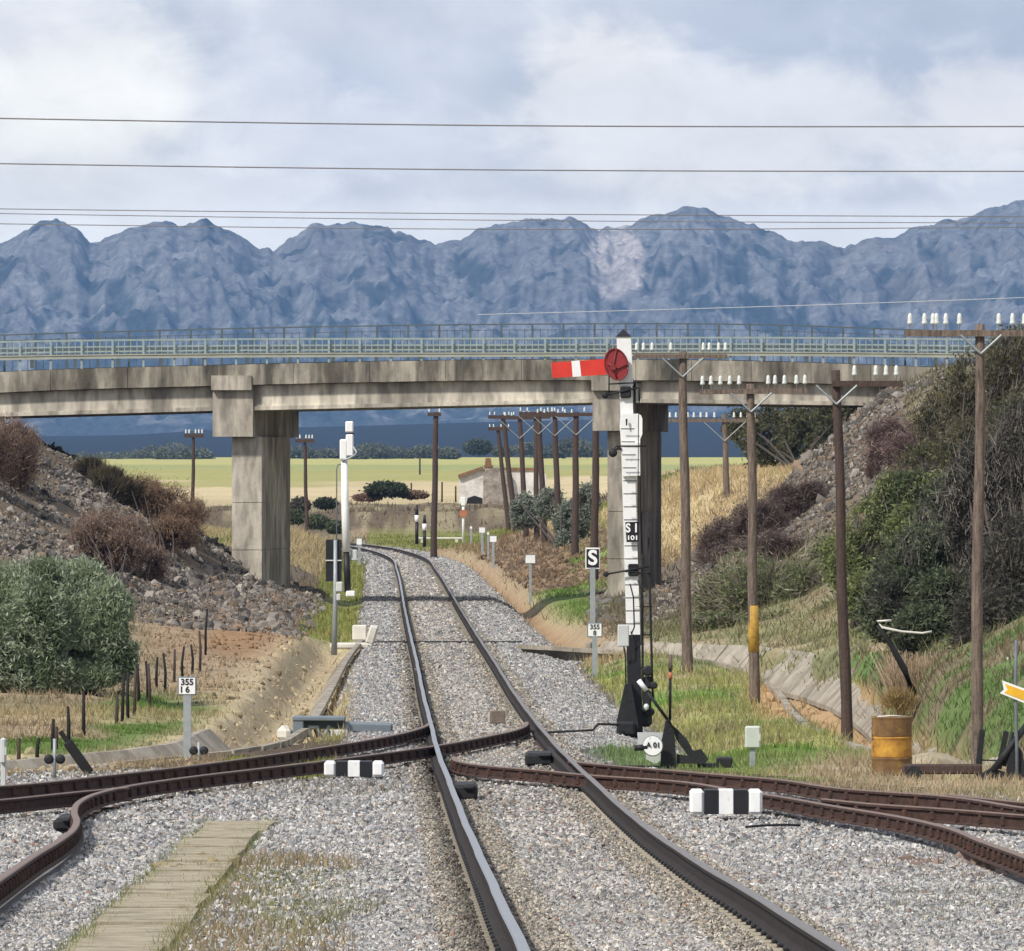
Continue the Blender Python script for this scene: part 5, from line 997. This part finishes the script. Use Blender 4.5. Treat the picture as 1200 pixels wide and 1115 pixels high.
# fallen trunk and pale curved branch
dd=118; q_=F/dd
def X_(px,py,o=0): return Vector(((px-600)/q_,dd+o,(557.5-py)/q_))
tag(MB().tube([X_(1028,733),X_(1042,752),X_(1060,785),X_(1072,815,.4)],[.03,.05,.06,.075],8).build('dead_trunk','wood_black'),'black leaning dead trunk below the pale curved branch','dead trunk')
tag(MB().tube([X_(1044,727,-.2),X_(1027,728,-.2),X_(1033,735,-.2),X_(1056,740,-.2),X_(1080,742,-.2),X_(1091,740,-.2)],.022,6).build('pale_branch','pale_pipe'),'pale curved branch hanging in front of the dark tree','branch')
tag(MB().tube([X_(1166,765,-3),X_(1165,785,-3),X_(1161,810,-3)],.022,6).build('pale_branch','pale_pipe'),'short pale hanging branch right of the nearest pole','branch')
# far bushes
def farbush(px,py,rx_,ry_,d,cols_,label,n=2500,name='round_bush',size=None,group=None):
    b=Vector(((px-600)*d/F,d,0)); b.z=hs(b.x,d); t_=thing(name,label,'bush',b,group); bl=[pxblob(px,py,rx_,ry_,d),pxblob(px-rx_*.4,py+ry_*.2,rx_*.55,ry_*.7,d),pxblob(px+rx_*.4,py+ry_*.2,rx_*.55,ry_*.7,d)]
    leaves('foliage',bl,n,size or 2.6*d/F,cols_,t_,1.5,0,.1,.3*d/100); return t_
farbush(560,524,17,9,1500,[(.08,.09,.07),(.10,.115,.085),(.06,.07,.055)],'largest round dark bush at the far field edge, above the house',4500)
farbush(453,574,26,10,485,[(.06,.075,.045),(.08,.095,.055),(.045,.055,.035)],'dark green bush on top of the cutting left of the middle pole',5000)
farbush(432,583,20,5,486,[(.24,.13,.10),(.28,.18,.13)],'reddish earth-coloured low bush around the dark cutting bush',1500)
farbush(485,580,18,5,486,[(.24,.15,.11),(.22,.17,.11)],'reddish low bush just left of the middle telegraph pole',1500)
farbush(382,590,14,7,450,[(.06,.07,.045),(.09,.1,.06)],'grey green bush right of the signal post pole foot',2500)
farbush(352,592,12,9,450,[(.13,.11,.09),(.09,.095,.07)],'dark bush just right of the left pier',2500)
for k,(px,py,rx_,ry_,dd_) in enumerate([(372,612,16,9,400),(345,606,14,9,410),(395,618,14,8,395)]):
    farbush(px,py,rx_,ry_,dd_,[(.10,.12,.07),(.14,.155,.09),(.075,.09,.05)],['pale green low bush in the middle of the hedge by the white signal post','pale green low bush at the pier end of the hedge','pale green low bush at the track end of the hedge'][k],2500)
GH='bushes lining the far edge of the fields'
tree_px=[(98,545,22,9),(128,543,16,7),(158,541,18,8),(178,538,16,9),(203,536,20,11),(232,539,14,8),(352,536,16,8),(385,538,14,7),(418,540,10,5),(437,533,18,9),(468,537,14,7),(498,534,16,7),(525,536,12,6),(590,533,12,5),(618,530,12,6),(645,534,20,7),(672,527,16,8),(690,533,14,6)]
posn=['leftmost','second from left','third from left','fourth from left','fifth from left','just left of the left pier','first right of the left pier','second right of the left pier','third right of the left pier','fourth right of the left pier','fifth right of the left pier','sixth right of the left pier','left of the largest round bush','right of the largest round bush','second right of the largest round bush','third right of the largest round bush','fourth right of the largest round bush','nearest to the right pier']
for k,(px,py,rx_,ry_) in enumerate(tree_px): farbush(px,py-4,rx_*1.35,ry_*1.25,1800+30*(k%4),[(.13,.14,.11),(.17,.18,.14),(.10,.11,.085)],'hazy grey-green bush at the far field edge, '+posn[k],1300,group=GH)
# ------------------------------------------------------------------ ruined house
d=520; q_=F/d; t_=thing('ruined_house','whitewashed ruined house with chimney beyond the leaning poles','house',W(575,598,d))
def wallq(P,name,m,y0,y1): mb=MB(); mb.prism([((x-600)/q_,(557.5-y)/q_) for x,y in P],d+y0,d+y1); return mb.build(name,m,t_,world=True)
wallq([(538,600),(538,559),(566,549),(566,600)],'side_wall','whitewash',0,.4); wallq([(566.3,600),(566.3,549),(584,548),(596,553),(601,604)],'stone_gable','stonework',-.15,.35)
wallq([(586,604),(586,551),(600,550),(604,552),(618,549),(627,551),(640,556),(640,604)],'rear_wall','whitewash',.5,.9); wallq([(537,560.5),(566,549.8),(566,546.5),(537,556.5)],'roof_tiles','rooftile',-.3,3)
wallq([(586,552),(628,552),(628,548.5),(586,548)],'wall_top','rooftile',.4,1.0)
wallq([(568,549),(569,537),(575,537),(577,549)],'chimney','rooftile',-.1,.3); wallq([(567,548),(567,545.5),(578,545.5),(578,548)],'chimney_base','rooftile',-.2,.5)
wallq([(546,592),(548,584),(556,581),(565,584),(565,592)],'doorway','dark_opening',-.06,-.01)
# small far fence stakes in field
for k,(px,yt,yb) in enumerate([(518,565,584),(534,570,584),(482,566,582),(492,535,555)]):
    dd=500 if yb>560 else 900; q_=F/dd; o_=MB().tube([(0,0,-.3),(0,0,(yb-yt)/q_)],1.0/q_,6).build('field_stake','wood_dark'); o_.location=((px-600)/q_,dd,(557.5-yb)/q_); tag(o_,['thin stake in the field just right of the middle telegraph pole','thin stake in the field next to the ruined house','thin stake in the field left of the middle telegraph pole','distant stake high in the yellow field'][k],'stake')
# ------------------------------------------------------------------ haze
mb=MB(); mb.box((0,3700,230),(15500,8200,500)); hz=mb.build('haze','paint_white'); hz.data.materials.clear()
hm=bpy.data.materials.new('haze'); hm.use_nodes=True; nt=hm.node_tree; nt.nodes.clear(); out=nt.nodes.new('ShaderNodeOutputMaterial'); pv=nt.nodes.new('ShaderNodeVolumePrincipled')
pv.inputs['Color'].default_value=(.25,.50,1,1); pv.inputs['Density'].default_value=5.2e-5; pv.inputs['Anisotropy'].default_value=0.0; nt.links.new(pv.outputs[0],out.inputs['Volume']); hz.data.materials.append(hm); tag(hz,kind='stuff')
# ------------------------------------------------------------------ light and sky
EL=math.radians(44); AZ=math.radians(-136)   # azimuth from +Y toward +X: sun to the left, a little behind the camera
sd=Vector((math.sin(AZ)*math.cos(EL),math.cos(AZ)*math.cos(EL),math.sin(EL)))
su=bpy.data.lights.new('sun','SUN'); su.energy=3.3; su.angle=math.radians(5.0); su.color=(1,.95,.87); so=bpy.data.objects.new('sun',su); C.objects.link(so); so.rotation_euler=sd.to_track_quat('Z','Y').to_euler()
w=bpy.data.worlds.new('World'); bpy.context.scene.world=w; w.use_nodes=True; nt=w.node_tree; L=nt.links; bg=nt.nodes['Background']; bg.inputs['Strength'].default_value=.1
sky=nt.nodes.new('ShaderNodeTexSky'); sky.sky_type='NISHITA'; sky.sun_disc=False; sky.sun_elevation=EL; sky.sun_rotation=AZ
tc=nt.nodes.new('ShaderNodeTexCoord')
def N_(t,**k):
    n=nt.nodes.new(t)
    for a,b in k.items(): setattr(n,a,b)
    return n
def noise_(scale,sx=1,sz=1.9,det=8,rough=.55,off=(0,0,0),dist=0):
    mp=N_('ShaderNodeMapping'); mp.inputs['Scale'].default_value=(sx,1,sz); mp.inputs['Location'].default_value=off; L.new(tc.outputs['Generated'],mp.inputs[0]); n=N_('ShaderNodeTexNoise'); n.inputs['Scale'].default_value=scale; n.inputs['Detail'].default_value=det; n.inputs['Roughness'].default_value=rough; n.inputs['Distortion'].default_value=dist; L.new(mp.outputs[0],n.inputs['Vector']); return n.outputs['Fac']
def math_(op,a,b=None,c=None,clamp=False):
    n=N_('ShaderNodeMath',operation=op,use_clamp=clamp)
    for i,v in enumerate((a,b,c)):
        if v is None: continue
        if isinstance(v,(int,float)): n.inputs[i].default_value=v
        else: L.new(v,n.inputs[i])
    return n.outputs[0]
def ramp(v,a,b): 
    n=N_('ShaderNodeMapRange',interpolation_type='SMOOTHSTEP'); L.new(v,n.inputs['Value']); n.inputs['From Min'].default_value=a; n.inputs['From Max'].default_value=b; return n.outputs[0]
def mix_(f,a,b):
    n=N_('ShaderNodeMix',data_type='RGBA')
    if isinstance(f,float): n.inputs[0].default_value=f
    else: L.new(f,n.inputs[0])
    for i,v in ((6,a),(7,b)):
        if isinstance(v,tuple): n.inputs[i].default_value=(*v,1)
        else: L.new(v,n.inputs[i])
    return n.outputs[2]
sep=N_('ShaderNodeSeparateXYZ'); L.new(tc.outputs['Generated'],sep.inputs[0]); SX,SY,SZ=sep.outputs
big=noise_(24,1,1.6,5,.5,(3,0,1)); det=noise_(60,1,1.7,9,.62,(1,2,5),.3); det2=noise_(40,1,1.5,9,.6,(7,2,2),.2)
def blob(px,py,rx_,ry_,nz=1.0):
    cx=(px-600)/F; cz=(557.5-py)/F; a=math_('DIVIDE',math_('SUBTRACT',SX,cx),rx_/F); b=math_('DIVIDE',math_('SUBTRACT',SZ,cz),ry_/F)
    r=math_('ADD',math_('MULTIPLY',a,a),math_('MULTIPLY',b,b)); r=math_('ADD',r,math_('MULTIPLY',math_('SUBTRACT',det,.5),nz*-2.6)); r=math_('ADD',r,math_('MULTIPLY',math_('SUBTRACT',det2,.5),nz*-1.6)); fr=math_('GREATER_THAN',SY,0); return math_('MULTIPLY',math_('SUBTRACT',1,ramp(r,.3,1.5)),fr)
base=mix_(ramp(big,.38,.62),(5.0,5.15,5.4),(5.9,5.95,6.0)); base=mix_(math_('MULTIPLY',ramp(det2,.42,.62),.55),base,(6.7,6.65,6.5))
c=mix_(math_('MULTIPLY',blob(1050,20,330,120,.5),.8),base,(4.3,4.55,5.0)); c=mix_(math_('MULTIPLY',blob(330,150,160,110,.6),.8),c,(4.4,4.65,5.1))
for args,a,colr in (((80,115,170,120,.7),1.0,(8.6,8.3,7.5)),((60,230,190,70,.8),.9,(7.2,7.1,6.8)),((315,110,75,75,1.0),.7,(6.9,6.8,6.6)),((715,105,100,85,1.1),1.0,(7.8,7.5,6.9)),((850,155,260,85,1.0),.95,(7.4,7.2,6.8)),((1170,130,110,55,1.0),.9,(7.7,7.4,6.9)),((380,165,150,50,1.0),.7,(6.8,6.7,6.6)),((260,225,150,45,1.0),.8,(7.2,7.1,6.9)),((620,278,900,42,.4),.85,(7.2,7.2,7.1)),((30,20,130,60,1.0),.8,(7.4,7.2,6.9))):
    c=mix_(math_('MULTIPLY',blob(*args),a),c,colr)
c=mix_(math_('MULTIPLY',math_('MULTIPLY',ramp(det,.5,.68),ramp(det2,.45,.62)),.4),c,(7.4,7.2,6.8))
c=mix_(math_('MULTIPLY',blob(75,120,110,90,1.2),.55),c,(9.2,8.8,7.7)); vm=N_('ShaderNodeVectorMath',operation='SCALE'); L.new(c,vm.inputs[0]); L.new(math_('ADD',1.0,math_('ADD',math_('MULTIPLY',math_('SUBTRACT',det,.5),.42),math_('MULTIPLY',math_('SUBTRACT',big,.5),.35))),vm.inputs['Scale']); c=vm.outputs[0]
up=ramp(SZ,.10,.45); c=mix_(up,c,mix_(.82,sky.outputs[0],(5.0,5.3,5.9)))
L.new(c,bg.inputs['Color'])
cam=bpy.data.cameras.new('camera'); cam.sensor_width=36; cam.lens=240; cam.clip_start=.5; cam.clip_end=20000; co=bpy.data.objects.new('camera',cam); C.objects.link(co); co.rotation_euler=(math.pi/2,0,0); co.location=(0,0,0)
sc=bpy.context.scene; sc.camera=co; sc.view_settings.view_transform='Standard'; sc.view_settings.look='None'; sc.view_settings.exposure=.45; sc.view_settings.gamma=1
sc.render.engine='CYCLES'; sc.cycles.volume_bounces=1; sc.cycles.max_bounces=6; sc.cycles.transparent_max_bounces=4
